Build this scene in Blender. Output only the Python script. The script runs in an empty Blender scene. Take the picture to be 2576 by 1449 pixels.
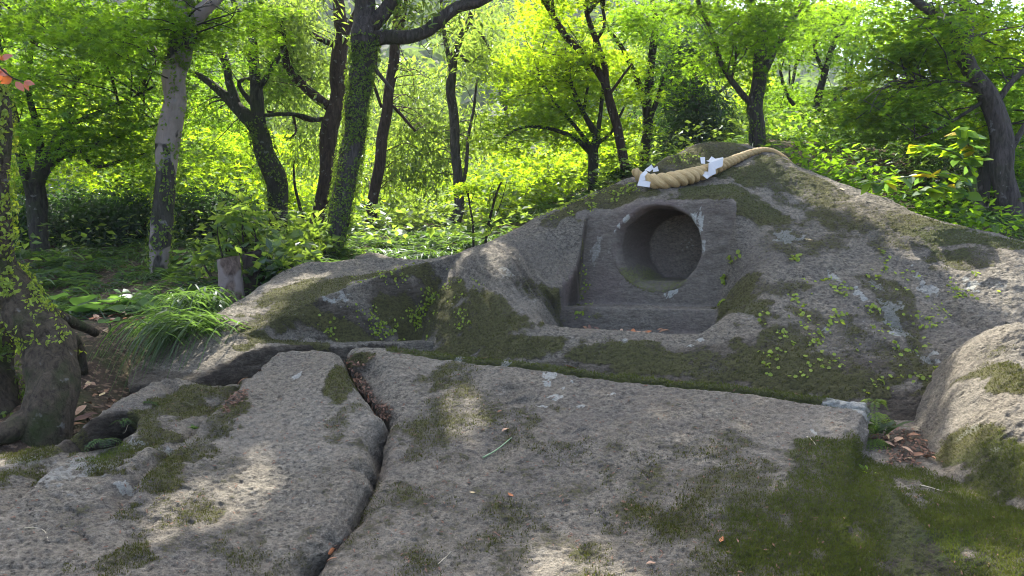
import bpy, math, random
import numpy as np
from mathutils import Vector

# ------------------------------------------------------------------ camera, sky, sun, exposure
scene = bpy.context.scene
COL = scene.collection
PITCH = math.radians(3.0)
HFOV = math.radians(66.0)
CAM = np.array([0.0, 0.0, 1.6])
cam_data = bpy.data.cameras.new('camera')
cam_data.sensor_fit = 'HORIZONTAL'
cam_data.angle = HFOV
cam_data.clip_start = 0.05
cam_data.clip_end = 2000
cam = bpy.data.objects.new('camera', cam_data)
cam.location = CAM
cam.rotation_euler = (math.radians(90) - PITCH, 0, 0)
COL.objects.link(cam)
scene.camera = cam

SUN_EL, SUN_AZ = math.radians(57), math.radians(-14)     # azimuth from +Y, positive to +X
SUN_DIR = np.array([math.sin(SUN_AZ) * math.cos(SUN_EL), math.cos(SUN_AZ) * math.cos(SUN_EL), math.sin(SUN_EL)])
world = bpy.data.worlds.new('World')
scene.world = world
world.use_nodes = True
wn = world.node_tree.nodes
sky = wn.new('ShaderNodeTexSky')
sky.sky_type = 'NISHITA'
sky.sun_disc = False
sky.sun_elevation = SUN_EL
sky.sun_rotation = SUN_AZ
sky.air_density = 0.75
sky.dust_density = 4.5
sky.ozone_density = 1.0
wn['Background'].inputs['Strength'].default_value = 0.15
world.node_tree.links.new(sky.outputs[0], wn['Background'].inputs['Color'])
sun_data = bpy.data.lights.new('sun', 'SUN')
sun_data.energy = 3.2
sun_data.angle = math.radians(0.55)
sun_data.color = (1.0, 0.95, 0.86)
sun = bpy.data.objects.new('sun', sun_data)
sun.rotation_euler = Vector(SUN_DIR).to_track_quat('Z', 'Y').to_euler()
COL.objects.link(sun)
scene.view_settings.view_transform = 'Standard'
scene.view_settings.look = 'None'
scene.view_settings.exposure = 2.45
scene.view_settings.gamma = 1.0
scene.render.engine = 'CYCLES'
cy = scene.cycles
cy.use_denoising = True
cy.filter_width = 1.05
cy.max_bounces = 7
cy.diffuse_bounces = 4
cy.glossy_bounces = 2
cy.transmission_bounces = 4
cy.transparent_max_bounces = 4
cy.volume_bounces = 0
cy.sample_clamp_indirect = 6
cy.caustics_reflective = False
cy.caustics_refractive = False

# ------------------------------------------------------------------ helpers
F = 1288.0 / math.tan(HFOV / 2)          # focal length for a 2576 x 1449 view
CP, SP = math.cos(PITCH), math.sin(PITCH)
R = np.random.default_rng(7)


def W(u, v, d):
    """place at distance d along the lens axis that is seen in direction (u, v)"""
    u = np.asarray(u, float); v = np.asarray(v, float); d = np.asarray(d, float)
    a = (u - 1288) / F * d
    b = -(v - 724.5) / F * d
    return np.stack([a, CP * d + SP * b, CAM[2] - SP * d + CP * b], -1)


def proj(P):
    P = np.asarray(P, float)
    y, z = P[..., 1], P[..., 2] - CAM[2]
    d = CP * y - SP * z
    b = SP * y + CP * z
    return 1288 + F * P[..., 0] / d, 724.5 - F * b / d, d


def new_obj(name, mesh, mat=None, parent=None, loc=None):
    o = bpy.data.objects.new(name, mesh)
    COL.objects.link(o)
    if mat is not None and mesh is not None and len(mesh.materials) == 0:
        mesh.materials.append(mat)
    if parent is not None:
        o.parent = parent
    if loc is not None:
        o.location = loc
    return o


def tag(o, label=None, cat=None, group=None, kind=None):
    if label: o['label'] = label
    if cat: o['category'] = cat
    if group: o['group'] = group
    if kind: o['kind'] = kind
    return o


def empty(name, loc, label=None, cat=None, group=None):
    o = bpy.data.objects.new(name, None)
    o.empty_display_size = 0.1
    o.location = tuple(float(c) for c in loc)
    COL.objects.link(o)
    return tag(o, label, cat, group)


def mesh_np(name, V, faces, smooth=True, attrs=None, n=None):
    """V (N,3); faces (M,3|4) int array or list of such arrays"""
    if not isinstance(faces, list):
        faces = [faces]
    faces = [np.asarray(f, np.int32) for f in faces if len(f)]
    me = bpy.data.meshes.new(name)
    V = np.ascontiguousarray(V, np.float32)
    me.vertices.add(len(V))
    me.vertices.foreach_set('co', V.ravel())
    tot = np.concatenate([np.full(len(f), f.shape[1], np.int32) for f in faces])
    idx = np.concatenate([f.ravel() for f in faces])
    st = np.concatenate([[0], np.cumsum(tot)[:-1]]).astype(np.int32)
    me.loops.add(len(idx))
    me.loops.foreach_set('vertex_index', idx)
    me.polygons.add(len(tot))
    me.polygons.foreach_set('loop_start', st)
    me.polygons.foreach_set('loop_total', tot)
    me.polygons.foreach_set('use_smooth', np.full(len(tot), smooth, bool))
    if attrs:
        for k, a in attrs.items():
            a = np.ascontiguousarray(a, np.float32)
            if a.ndim == 1:
                at = me.attributes.new(k, 'FLOAT', 'POINT')
                at.data.foreach_set('value', a)
            else:
                at = me.attributes.new(k, 'FLOAT_VECTOR', 'POINT')
                at.data.foreach_set('vector', a.ravel())
    me.update(calc_edges=True)
    me.validate()
    return me


def sstep(a, b, x):
    t = np.clip((x - a) / (b - a), 0, 1)
    return t * t * (3 - 2 * t)


def smax(a, b, k):
    h = np.clip(0.5 + 0.5 * (a - b) / k, 0, 1)
    return b + (a - b) * h + k * h * (1 - h)


def smin(a, b, k):
    return -smax(-a, -b, k)


_perm = np.random.default_rng(3).permutation(512).astype(np.int64)
_ga = np.random.default_rng(4).uniform(0, 2 * math.pi, 512)
_gx, _gy = np.cos(_ga), np.sin(_ga)


def noise2(x, y):
    x = np.asarray(x, float); y = np.asarray(y, float)
    xi = np.floor(x).astype(np.int64); yi = np.floor(y).astype(np.int64)
    xf, yf = x - xi, y - yi
    u = xf * xf * xf * (xf * (xf * 6 - 15) + 10)
    v = yf * yf * yf * (yf * (yf * 6 - 15) + 10)

    def g(ix, iy, fx, fy):
        h = _perm[(_perm[ix & 511] + iy) & 511]
        return _gx[h] * fx + _gy[h] * fy
    a = g(xi, yi, xf, yf); b = g(xi + 1, yi, xf - 1, yf)
    c = g(xi, yi + 1, xf, yf - 1); d = g(xi + 1, yi + 1, xf - 1, yf - 1)
    return 1.5 * ((a + (b - a) * u) + ((c + (d - c) * u) - (a + (b - a) * u)) * v)


def fbm(x, y, octs=4, gain=0.5, lac=2.03):
    r = 0; a = 1.0
    for i in range(octs):
        r = r + a * noise2(x + 17.3 * i, y - 9.1 * i)
        a *= gain; x = x * lac; y = y * lac
    return r


class TPS:
    """thin-plate surface through scattered points"""
    def __init__(self, xy, z, reg=1e-4):
        xy = np.asarray(xy, float); z = np.asarray(z, float); n = len(z)
        K = self._phi(np.linalg.norm(xy[:, None] - xy[None], axis=2)) + reg * np.eye(n)
        P = np.c_[np.ones(n), xy]
        A = np.block([[K, P], [P.T, np.zeros((3, 3))]])
        s = np.linalg.solve(A, np.r_[z, 0, 0, 0])
        self.w, self.a, self.xy = s[:n], s[n:], xy

    @staticmethod
    def _phi(r):
        return r * r * np.log(r + 1e-9)

    def __call__(self, x, y):
        x = np.asarray(x, float); y = np.asarray(y, float)
        out = self.a[0] + self.a[1] * x + self.a[2] * y
        for (px, py), w in zip(self.xy, self.w):
            r2 = (x - px) ** 2 + (y - py) ** 2
            out = out + w * 0.5 * r2 * np.log(r2 + 1e-12)
        return out


def poly_sd(x, y, poly):
    """signed distance to a closed polygon (negative inside)"""
    poly = np.asarray(poly, float)
    d = np.full(np.shape(x), 1e9); ins = np.zeros(np.shape(x), bool)
    n = len(poly)
    for i in range(n):
        ax, ay = poly[i]; bx, by = poly[(i + 1) % n]
        ex, ey = bx - ax, by - ay
        wx, wy = x - ax, y - ay
        t = np.clip((wx * ex + wy * ey) / (ex * ex + ey * ey + 1e-12), 0, 1)
        d = np.minimum(d, (wx - ex * t) ** 2 + (wy - ey * t) ** 2)
        c = (ay <= y) != (by <= y)
        xs = ax + (y - ay) / (by - ay + 1e-12) * ex
        ins ^= c & (x < xs)
    d = np.sqrt(d)
    return np.where(ins, -d, d)


def line_sd(x, y, pts):
    """distance to an open polyline, side (+ on its left) and run along it"""
    pts = np.asarray(pts, float)
    best = np.full(np.shape(x), 1e9); side = np.zeros(np.shape(x)); run = np.zeros(np.shape(x))
    L = 0
    for i in range(len(pts) - 1):
        ax, ay = pts[i]; bx, by = pts[i + 1]
        ex, ey = bx - ax, by - ay
        l = math.hypot(ex, ey)
        wx, wy = x - ax, y - ay
        t = np.clip((wx * ex + wy * ey) / (l * l + 1e-12), 0, 1)
        dd = (wx - ex * t) ** 2 + (wy - ey * t) ** 2
        m = dd < best
        best = np.where(m, dd, best)
        side = np.where(m, np.sign(ex * wy - ey * wx), side)
        run = np.where(m, L + t * l, run)
        L += l
    return np.sqrt(best), side, run / L


def spline(P, n):
    """Catmull-Rom through rows of P, n samples"""
    P = np.asarray(P, float)
    if len(P) == 2:
        t = np.linspace(0, 1, n)[:, None]
        return P[0] * (1 - t) + P[1] * t
    Q = np.vstack([2 * P[0] - P[1], P, 2 * P[-1] - P[-2]])
    seg = np.linspace(0, len(P) - 1, n)
    i = np.minimum(seg.astype(int), len(P) - 2)
    t = (seg - i)[:, None]
    p0, p1, p2, p3 = Q[i], Q[i + 1], Q[i + 2], Q[i + 3]
    return 0.5 * (2 * p1 + (p2 - p0) * t + (2 * p0 - 5 * p1 + 4 * p2 - p3) * t * t + (3 * p1 - p0 - 3 * p2 + p3) * t ** 3)


def tube_np(P, rad, nseg=8, phase=0.0, rough=0.0, cap=False, seed=0):
    """swept tube: returns V, quads (and caps as tris)"""
    P = np.asarray(P, float); rad = np.asarray(rad, float)
    n = len(P)
    T = np.gradient(P, axis=0)
    T /= np.linalg.norm(T, axis=1)[:, None] + 1e-12
    ref = np.array([0.0, 1.0, 0.13]) if abs(T[0][1]) < 0.9 else np.array([1.0, 0, 0.1])
    N = np.empty_like(P)
    v = ref - T[0] * (ref @ T[0]); N[0] = v / np.linalg.norm(v)
    for i in range(1, n):
        v = N[i - 1] - T[i] * (N[i - 1] @ T[i])
        N[i] = v / (np.linalg.norm(v) + 1e-12)
    B = np.cross(T, N)
    a = np.linspace(0, 2 * math.pi, nseg, endpoint=False) + phase
    r = np.repeat(rad[:, None], nseg, 1)
    if rough > 0:
        L = np.r_[0, np.cumsum(np.linalg.norm(np.diff(P, axis=0), axis=1))]
        r = r * (1 + rough * noise2(np.cos(a)[None] * 1.3 + seed * 3.7, np.sin(a)[None] * 1.3 + L[:, None] / (np.mean(rad) * 5) + seed)
                 + 0.5 * rough * noise2(np.cos(a)[None] * 3.1 + seed, np.sin(a)[None] * 3.1 + L[:, None] / (np.mean(rad) * 2)))
    V = P[:, None] + r[..., None] * (np.cos(a)[None, :, None] * N[:, None] + np.sin(a)[None, :, None] * B[:, None])
    V = V.reshape(-1, 3)
    i, j = np.meshgrid(np.arange(n - 1), np.arange(nseg), indexing='ij')
    j2 = (j + 1) % nseg
    Q = np.stack([i * nseg + j, i * nseg + j2, (i + 1) * nseg + j2, (i + 1) * nseg + j], -1).reshape(-1, 4)
    fs = [Q]
    if cap:
        V = np.vstack([V, P[0], P[-1]])
        k = np.arange(nseg); k2 = (k + 1) % nseg
        c0, c1 = n * nseg, n * nseg + 1
        fs.append(np.vstack([np.stack([k2, k, np.full(nseg, c0)], -1),
                             np.stack([(n - 1) * nseg + k, (n - 1) * nseg + k2, np.full(nseg, c1)], -1)]))
    return V, fs


def join(parts):
    """[(V, [faces...])...] -> V, [quads, tris]"""
    Vs, qs, ts, o = [], [], [], 0
    for V, fs in parts:
        Vs.append(V)
        for f in fs:
            f = np.asarray(f)
            if len(f):
                (qs if f.shape[1] == 4 else ts).append(f + o)
        o += len(V)
    return np.vstack(Vs), [np.vstack(x) for x in (qs, ts) if x]


# ------------------------------------------------------------------ material helpers
def nmat(name):
    m = bpy.data.materials.new(name)
    m.use_nodes = True
    nt = m.node_tree
    nt.nodes.clear()
    return m, nt


class N:
    """tiny node builder"""
    def __init__(self, nt):
        self.nt = nt

    def __call__(self, typ, ins=None, **props):
        n = self.nt.nodes.new(typ)
        for k, v in props.items():
            setattr(n, k, v)
        if ins:
            for k, v in ins.items():
                s = n.inputs[k]
                if isinstance(v, bpy.types.NodeSocket):
                    self.nt.links.new(v, s)
                else:
                    s.default_value = v
        return n

    def math(self, op, a, b=0.0, clamp=False):
        return self('ShaderNodeMath', {0: a, 1: b}, operation=op, use_clamp=clamp).outputs[0]

    def mix(self, f, a, b, mode='MIX'):
        n = self('ShaderNodeMix', data_type='RGBA', blend_type=mode)
        for s, v in ((n.inputs[0], f), (n.inputs[6], a), (n.inputs[7], b)):
            if isinstance(v, bpy.types.NodeSocket):
                self.nt.links.new(v, s)
            else:
                s.default_value = v if not isinstance(v, tuple) or len(v) == 4 else (*v, 1)
        return n.outputs[2]

    def ramp(self, fac, stops, interp='LINEAR'):
        n = self('ShaderNodeValToRGB', {0: fac})
        cr = n.color_ramp
        cr.interpolation = interp
        while len(cr.elements) < len(stops):
            cr.elements.new(0.5)
        for e, (p, c) in zip(cr.elements, stops):
            e.position = p
            e.color = (c, c, c, 1) if isinstance(c, (int, float)) else (*c, 1)
        return n.outputs[0]

    def noise(self, vec, scale, detail=4, rough=0.6, dist=0.0):
        return self('ShaderNodeTexNoise', {'Vector': vec, 'Scale': scale, 'Detail': detail, 'Roughness': rough, 'Distortion': dist}).outputs[0]

    def attr(self, name):
        return self('ShaderNodeAttribute', attribute_name=name).outputs['Fac']

    def out(self, sh):
        o = self('ShaderNodeOutputMaterial')
        self.nt.links.new(sh, o.inputs['Surface'])

# ------------------------------------------------------------------ rock: shared frame tilted like the hillside
TA = math.radians(42)
TC, TS = math.cos(TA), math.sin(TA)


def to_st(P):
    P = np.asarray(P, float)
    return P[..., 0], P[..., 1] * TC + P[..., 2] * TS, -P[..., 1] * TS + P[..., 2] * TC


def from_st(s, t, h):
    return np.stack([s, t * TC - h * TS, t * TS + h * TC], -1)


def tps_px(rows, extra=None, reg=1e-4):
    rows = np.asarray(rows, float)
    P = W(rows[:, 0], rows[:, 1], rows[:, 2])
    if extra is not None:
        P = np.vstack([P, np.asarray(extra, float)])
    s, t, h = to_st(P)
    return TPS(np.c_[s, t], h, reg)


def hit(Hf, u, v, d0=1.4, d1=9.0, n=420):
    """first point of the surface h = Hf(s, t) seen in direction (u, v)"""
    u = np.atleast_1d(np.asarray(u, float)); v = np.atleast_1d(np.asarray(v, float))
    d = np.linspace(d0, d1, n)
    P = W(u[:, None], v[:, None], d[None])
    s, t, h = to_st(P)
    f = h - Hf(s, t)
    below = f < 0
    i = np.maximum(np.argmax(below, 1), 1)
    r = np.arange(len(u))
    fa, fb = f[r, i - 1], f[r, i]
    dd = d[i - 1] + (d[i] - d[i - 1]) * fa / (fa - fb + 1e-12)
    return W(u, v, dd)


def st_of(Hf, px, **k):
    px = np.asarray(px, float)
    s, t, h = to_st(hit(Hf, px[:, 0], px[:, 1], **k))
    return np.c_[s, t]


def fan_grid(t0, t1, a0, a1, k):
    ts = [t0]
    q = k * 2.516 / F
    while ts[-1] < t1:
        ts.append(ts[-1] + q * max((ts[-1] - .134) / 1.01, 1.2) * 1.15)
    ts = np.array(ts)
    y = np.maximum((ts - .134) / 1.01, 1.2)
    a = np.arange(a0, a1, q)
    return a[None] * y[:, None], np.repeat(ts[:, None], len(a), 1)


def grid_faces(keep):
    n, m = keep.shape
    idx = np.full(keep.shape, -1, np.int64)
    q = keep[:-1, :-1] & keep[1:, :-1] & keep[:-1, 1:] & keep[1:, 1:]
    used = np.zeros_like(keep)
    used[:-1, :-1] |= q; used[1:, :-1] |= q; used[:-1, 1:] |= q; used[1:, 1:] |= q
    idx[used] = np.arange(used.sum())
    return used, np.stack([idx[:-1, :-1][q], idx[:-1, 1:][q], idx[1:, 1:][q], idx[1:, :-1][q]], -1)


def rough_stone(s, t, amp=1.0):
    """pitted, slightly bedded stone relief in metres"""
    n1 = fbm(s * 2.1 + 3, t * 2.1, 3) * 0.012
    n2 = fbm(s * 9 + 11, t * 10, 3) * 0.0055
    x = s * 30 + t * 9; y = t * 46 - s * 10
    n3 = fbm(x, y, 3, 0.65) * 0.0038
    pit = np.maximum(noise2(s * 62 + 5, t * 75) - 0.12, 0) * -0.008 + np.maximum(noise2(s * 31 + 9, t * 40) - 0.3, 0) * -0.010
    return amp * (n1 + n2 + n3 + pit)


KD = 1.7     # sample spacing in picture pixels

# ---- the big front slab (B)
_p = W([870, 2200, 1288], [868, 990, 1449], [3.62, 3.02, 2.16])
_s, _t, _h = to_st(_p)
_co = np.linalg.solve(np.c_[np.ones(3), _s, _t], _h)


def B_plane(s, t):
    return _co[0] + _co[1] * s + _co[2] * t + 0.015 * np.sin(s * 1.7 + 0.6) + 0.01 * np.sin(t * 2.3)


crackB = [(866, 880), (868, 894), (891, 931), (922, 974), (964, 1030), (979, 1049), (974, 1073), (960, 1106), (955, 1143), (950, 1167),
          (927, 1219), (908, 1256), (894, 1294), (861, 1332), (814, 1374), (785, 1426), (740, 1500), (680, 1640)]
crackC = [(859, 891), (863, 922), (889, 964), (931, 1012), (960, 1044), (941, 1078), (922, 1115), (920, 1157), (908, 1172), (920, 1205),
          (889, 1238), (868, 1280), (856, 1327), (818, 1360), (781, 1388), (752, 1426), (705, 1500), (640, 1640)]
edgeB = [(870, 868), (900, 861), (1000, 862), (1100, 870), (1288, 892), (1500, 917), (1700, 940), (1900, 962), (2100, 983), (2203, 994)]
rightB = [(2203, 994), (2197, 1050), (2180, 1118), (2168, 1180), (2160, 1300), (2170, 1650)]
eB = st_of(B_plane, edgeB); cB = st_of(B_plane, crackB); rB = st_of(B_plane, rightB)
polyB = np.vstack([eB, rB[1:], cB[::-1][:-1]])

low_px = [(2376, 1073, 3.14), (2290, 1085, 3.08), (2205, 1100, 3.0), (2202, 1143, 2.84), (2414, 1181, 2.68), (2300, 1120, 2.93), (2330, 1170, 2.76),
          (2450, 1260, 2.44), (2576, 1310, 2.27), (2576, 1449, 2.0), (2700, 1500, 1.95)]
low_w = [(-.75, 3.95, .93), (0, 3.75, .91), (.7, 3.55, .9), (1.2, 3.38, .89), (1.75, 3.3, .9), (-.75, 3.5, .85), (0, 3.3, .82), (.7, 3.1, .8)]
for u, v in [(1288, 1200), (1000, 1150), (1288, 1449), (1600, 1300), (1700, 1449), (900, 1449), (1288, 1650), (1800, 1150)]:
    P = hit(B_plane, u, v)[0]
    low_w.append((P[0], P[1] + .06, P[2] - .16))
for u, v in [(2150, 1215), (2200, 1250), (2100, 1300), (2260, 1320), (2350, 1400), (2050, 1449), (2250, 1449), (2420, 1449), (2300, 1650), (2000, 1650)]:
    P = hit(B_plane, u, v)[0]
    low_w.append((P[0], P[1], P[2] - .012))
B_low = tps_px(low_px, low_w, 2e-3)


def crack_lines(s, t, lines):
    o = np.zeros(np.shape(s))
    for ln, w, dep in lines:
        d, side, r = line_sd(s, t, ln)
        d = np.abs(d * side + .010 * fbm(s * 14 + 3, t * 14, 3))
        o = o - dep * np.exp(-(d / w) ** 2) * sstep(0, .1, r) * sstep(1, .8, r) * (.6 + .6 * noise2(s * 7, t * 7))
    return o


def H_slab(s, t):
    up = B_plane(s, t)
    sd = poly_sd(s, t, polyB) + 0.010 * fbm(s * 9, t * 9, 2) + 0.004 * noise2(s * 38, t * 38)
    # rounded shoulders, then a steep side
    drop = 0.05 * sstep(-0.06, 0.0, sd) ** 2 + np.maximum(sd, 0) * 6.0
    # the dressed strip and groove along the back edge
    de, _, re = line_sd(s, t, eB)
    m = sstep(0.10, 0.22, re)
    groove = np.exp(-((de - 0.085 - 0.008 * noise2(s * 6, t * 2)) / 0.014) ** 2) * 0.032 * m
    strip = sstep(0.085, 0.06, de) * 0.012 * m
    up = up - drop - groove - strip
    # shallow hollow and chips
    for (u, v, ru, rt, dep) in hollows:
        q = ((s - u) / ru) ** 2 + ((t - v) / rt) ** 2
        q = q * (1 + 0.5 * fbm(s * 14, t * 14, 2))
        up = up - dep * np.exp(-q ** 2)
    # broken dip at the top-left corner next to the crack
    dc, _, rc = line_sd(s, t, cB)
    up = up - 0.05 * np.exp(-((dc - 0.04) / 0.045) ** 2) * sstep(0.02, 0.06, rc) * sstep(0.42, 0.18, rc)
    up = up - 0.018 * np.exp(-(dc / 0.05) ** 2) * sstep(0.4, 0.6, rc)
    up = up + crack_lines(s, t, cracksB)
    low = B_low(s, t)
    return smax(up, low, 0.03)


hollows = []
for (u, v, ru, rt, dep) in [(1272, 985, .055, .055, .035), (1310, 1003, .07, .03, .03), (1440, 1093, .05, .03, .010), (905, 915, .08, .045, .035), (940, 930, .06, .03, .02)]:
    q = st_of(B_plane, [(u, v)])[0]
    hollows.append((q[0], q[1], ru, rt, dep))

cracksB = [(st_of(B_plane, q), w, dep) for q, w, dep in [
    ([(1340, 1010), (1420, 1060), (1520, 1090), (1600, 1150), (1660, 1260)], .005, .009),
    ([(960, 1180), (1040, 1230), (1090, 1300), (1180, 1350), (1230, 1449)], .005, .008),
    ([(1700, 945), (1720, 1000), (1780, 1050), (1800, 1120)], .005, .008),
    ([(1540, 1300), (1650, 1330), (1760, 1300), (1850, 1320)], .006, .008)]]

# ---- the slab left of the crack with the low rock on its left (C)
cC = st_of(lambda s, t: B_plane(s, t) + 0.04, crackC)
c_px = [(690, 882, 3.66), (800, 872, 3.68), (630, 938, 3.46), (600, 1000, 3.2), (500, 1100, 2.86), (450, 1000, 3.18), (415, 945, 3.34),
        (300, 1003, 3.1), (220, 1055, 2.95), (150, 1112, 2.80), (60, 1135, 2.72), (0, 1150, 2.68), (-200, 1180, 2.6), (0, 1210, 2.48), (0, 1300, 2.24),
        (0, 1449, 1.98), (200, 1449, 2.0), (300, 1250, 2.42), (200, 1180, 2.6), (450, 1300, 2.36), (450, 1449, 2.06), (-200, 1449, 1.94), (0, 1650, 1.7), (450, 1650, 1.75)]
c_w = []
for u, v in [(860, 897), (930, 1015), (958, 1044), (915, 1160), (900, 1240), (860, 1320), (790, 1385), (750, 1430), (800, 1100), (750, 1300), (780, 960), (650, 1640)]:
    P = hit(lambda s, t: B_plane(s, t) + 0.038, u, v)[0]
    c_w.append(tuple(P))
C_top = tps_px(c_px, c_w, 1e-3)
outC = [(859, 891), (845, 881), (800, 872), (740, 875), (692, 883), (660, 908), (632, 938), (605, 955), (560, 962), (500, 958), (455, 948), (418, 938),
        (370, 958), (300, 992), (225, 1042), (165, 1092), (130, 1112), (60, 1122), (0, 1132), (-160, 1150), (-600, 1200), (-950, 1260), (-950, 1650)]
polyC = np.vstack([st_of(C_top, outC), cC[::-1][:-1]])
hollowC = st_of(C_top, [(150, 1128), (190, 1090), (245, 1052), (300, 1037), (345, 1050), (340, 1088), (300, 1118), (235, 1134), (180, 1140)])
ridgesC = [  # (line, width, height, one-sided step)
    (st_of(C_top, [(600, 958), (585, 1000), (558, 1035), (505, 1075), (470, 1100)]), .03, -.045, 0.05),
    (st_of(C_top, [(555, 990), (530, 1055), (450, 1120), (400, 1165), (340, 1215), (290, 1285), (262, 1330)]), .035, -.03, 0.035),
    (st_of(C_top, [(510, 965), (430, 1030), (350, 1110), (330, 1130)]), .05, .022, 0.0),
    (st_of(C_top, [(395, 1128), (330, 1190), (295, 1240)]), .03, .03, 0.0),
    (st_of(C_top, [(160, 1145), (110, 1180), (60, 1240), (0, 1290)]), .04, -.02, 0.03),
    (st_of(C_top, [(410, 950), (440, 985), (400, 1005)]), .02, -.03, 0.02),
]


def H_left(s, t):
    up = C_top(s, t)
    sd = poly_sd(s, t, polyC) + 0.012 * fbm(s * 9 + 4, t * 9, 2) + 0.005 * noise2(s * 34, t * 34)
    up = up - (0.04 * sstep(-0.05, 0.0, sd) ** 2 + np.maximum(sd, 0) * 6.0)
    hs = poly_sd(s, t, hollowC) + 0.012 * noise2(s * 12, t * 12)
    up = up - 0.42 * sstep(0.012, -0.06, hs)
    for ln, w, hgt, stp in ridgesC:
        d, side, r = line_sd(s, t, ln)
        d = d + 0.012 * noise2(s * 10, t * 10)
        fade = sstep(0, .12, r) * sstep(1, .85, r)
        up = up + hgt * np.exp(-(d / w) ** 2) * fade + stp * sstep(0, .03, d * side) * np.exp(-(d / (w * 5)) ** 2) * fade
    up = up + crack_lines(s, t, cracksC)
    # weathered lower left
    q = C_left(s, t)
    up = up + 0.014 * q * fbm(s * 13 + 1, t * 15, 3)
    return up


_cl = st_of(C_top, [(120, 1330)])[0]
cracksC = [(st_of(C_top, q), w, dep) for q, w, dep in [
    ([(700, 890), (690, 980), (720, 1060), (690, 1150), (640, 1240)], .005, .009),
    ([(520, 1200), (600, 1290), (640, 1380), (700, 1449)], .005, .009),
    ([(100, 1220), (180, 1290), (230, 1380), (330, 1449)], .006, .010)]]


def C_left(s, t):
    return np.exp(-(((s - _cl[0]) / 0.5) ** 2 + ((t - _cl[1]) / 0.55) ** 2))


# ---- the boulder at the right edge (E)
e_px = [(2452, 826, 3.16), (2520, 809, 3.28), (2600, 800, 3.3), (2750, 800, 3.3), (2500, 850, 3.02), (2576, 880, 2.92), (2700, 900, 2.85), (2445, 900, 2.98), (2520, 950, 2.75), (2600, 1000, 2.6),
        (2430, 1000, 2.8), (2500, 1060, 2.6), (2576, 1120, 2.48), (2410, 1100, 2.70), (2470, 1170, 2.52), (2560, 1230, 2.36), (2700, 1250, 2.25), (2700, 1100, 2.4)]
e_w = []
for u, v, d in [(2452, 826, 3.16), (2520, 809, 3.28), (2600, 800, 3.3), (2750, 800, 3.3)]:
    P = W(u, v + 45, d + .35); e_w.append(tuple(P))
E_top = tps_px(e_px, e_w, 1e-3)
leftE = [(2475, 812), (2447, 832), (2432, 890), (2424, 950), (2405, 1030), (2388, 1090), (2372, 1140), (2395, 1190), (2450, 1240), (2560, 1290), (2900, 1330), (3300, 1300), (3350, 1000), (3200, 800), (2900, 770), (2600, 790), (2530, 800)]
polyE = st_of(E_top, leftE)


def H_right(s, t):
    up = E_top(s, t)
    sd = poly_sd(s, t, polyE) + 0.015 * fbm(s * 7 + 9, t * 7, 2) + 0.005 * noise2(s * 30, t * 30)
    return up - (0.10 * sstep(-0.16, 0.02, sd) ** 2 + np.maximum(sd - 0.0, 0) * 4.0)


# ---- the carved rear rock: mound (right), wing (left)
NTH = math.radians(18)
NA = np.array([math.sin(NTH), math.cos(NTH), 0.0])        # into the rock
NR = np.array([math.cos(NTH), -math.sin(NTH), 0.0])       # along the face, to the right
N0 = W(1655, 640, 4.52)
m_px = [
    # foot of the slope behind the slab
    (1090, 862, 4.22), (1150, 880, 4.02), (1300, 900, 3.80), (1450, 920, 3.70), (1600, 938, 3.62), (1800, 962, 3.50), (2000, 985, 3.38), (2200, 1030, 3.26), (2350, 1070, 3.2),
    (1120, 820, 4.18), (1150, 780, 4.16), (1200, 840, 4.0), (1300, 850, 3.86), (1450, 880, 3.75), (1600, 895, 3.68), (1800, 905, 3.58), (2000, 925, 3.46), (2200, 960, 3.36), (2350, 1000, 3.28),
    # lip of the bowl
    (1256, 752, 4.06), (1300, 783, 3.98), (1340, 806, 3.93), (1390, 823, 3.90), (1500, 836, 3.86), (1640, 843, 3.82), (1735, 838, 3.80), (1777, 816, 3.82), (1840, 797, 3.80), (1900, 775, 3.82), (1944, 758, 3.84),
    # banks
    (1120, 720, 4.40), (1130, 652, 4.68), (1190, 626, 4.78), (1200, 720, 4.26), (1240, 605, 4.85), (1300, 700, 4.22), (1300, 620, 4.56), (1300, 576, 4.92), (1350, 700, 4.34), (1340, 770, 4.08), (1390, 770, 4.20), (1400, 700, 4.42), (1430, 640, 4.54), (1390, 800, 4.02), (1430, 812, 4.04),
    (1400, 528, 4.86), (1470, 545, 4.63), (1440, 565, 4.62), (1500, 482, 4.85), (1560, 500, 4.68), (1560, 457, 4.92), (1380, 600, 4.58),
    (1600, 520, 4.53), (1640, 516, 4.50), (1740, 512, 4.44), (1843, 510, 4.36), (1640, 462, 4.72), (1700, 443, 4.86), (1760, 460, 4.70), (1800, 430, 4.84), (1850, 405, 4.98), (1920, 380, 5.08), (1985, 402, 5.02), (1600, 455, 4.80),
    (1825, 765, 4.16), (1835, 700, 4.28), (1845, 620, 4.32), (1900, 640, 4.20), (1900, 700, 4.04), (1880, 745, 4.03), (1900, 560, 4.38), (1900, 480, 4.64),
    # right flank
    (2000, 850, 3.62), (2000, 760, 3.84), (2000, 680, 4.04), (2000, 590, 4.32), (2000, 500, 4.64), (2000, 415, 5.0), (2045, 430, 5.0), (2100, 456, 4.98), (2230, 500, 4.76), (2150, 600, 4.26), (2150, 700, 3.95), (2150, 800, 3.7),
    (2300, 531, 4.62), (2300, 620, 4.2), (2300, 720, 3.9), (2300, 820, 3.66), (2300, 920, 3.44), (2440, 576, 4.42), (2440, 680, 3.98), (2440, 780, 3.66), (2440, 880, 3.42), (2576, 606, 4.22), (2576, 700, 3.86), (2576, 800, 3.6), (2750, 650, 4.1), (2750, 800, 3.6),
]
m_w = []
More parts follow.
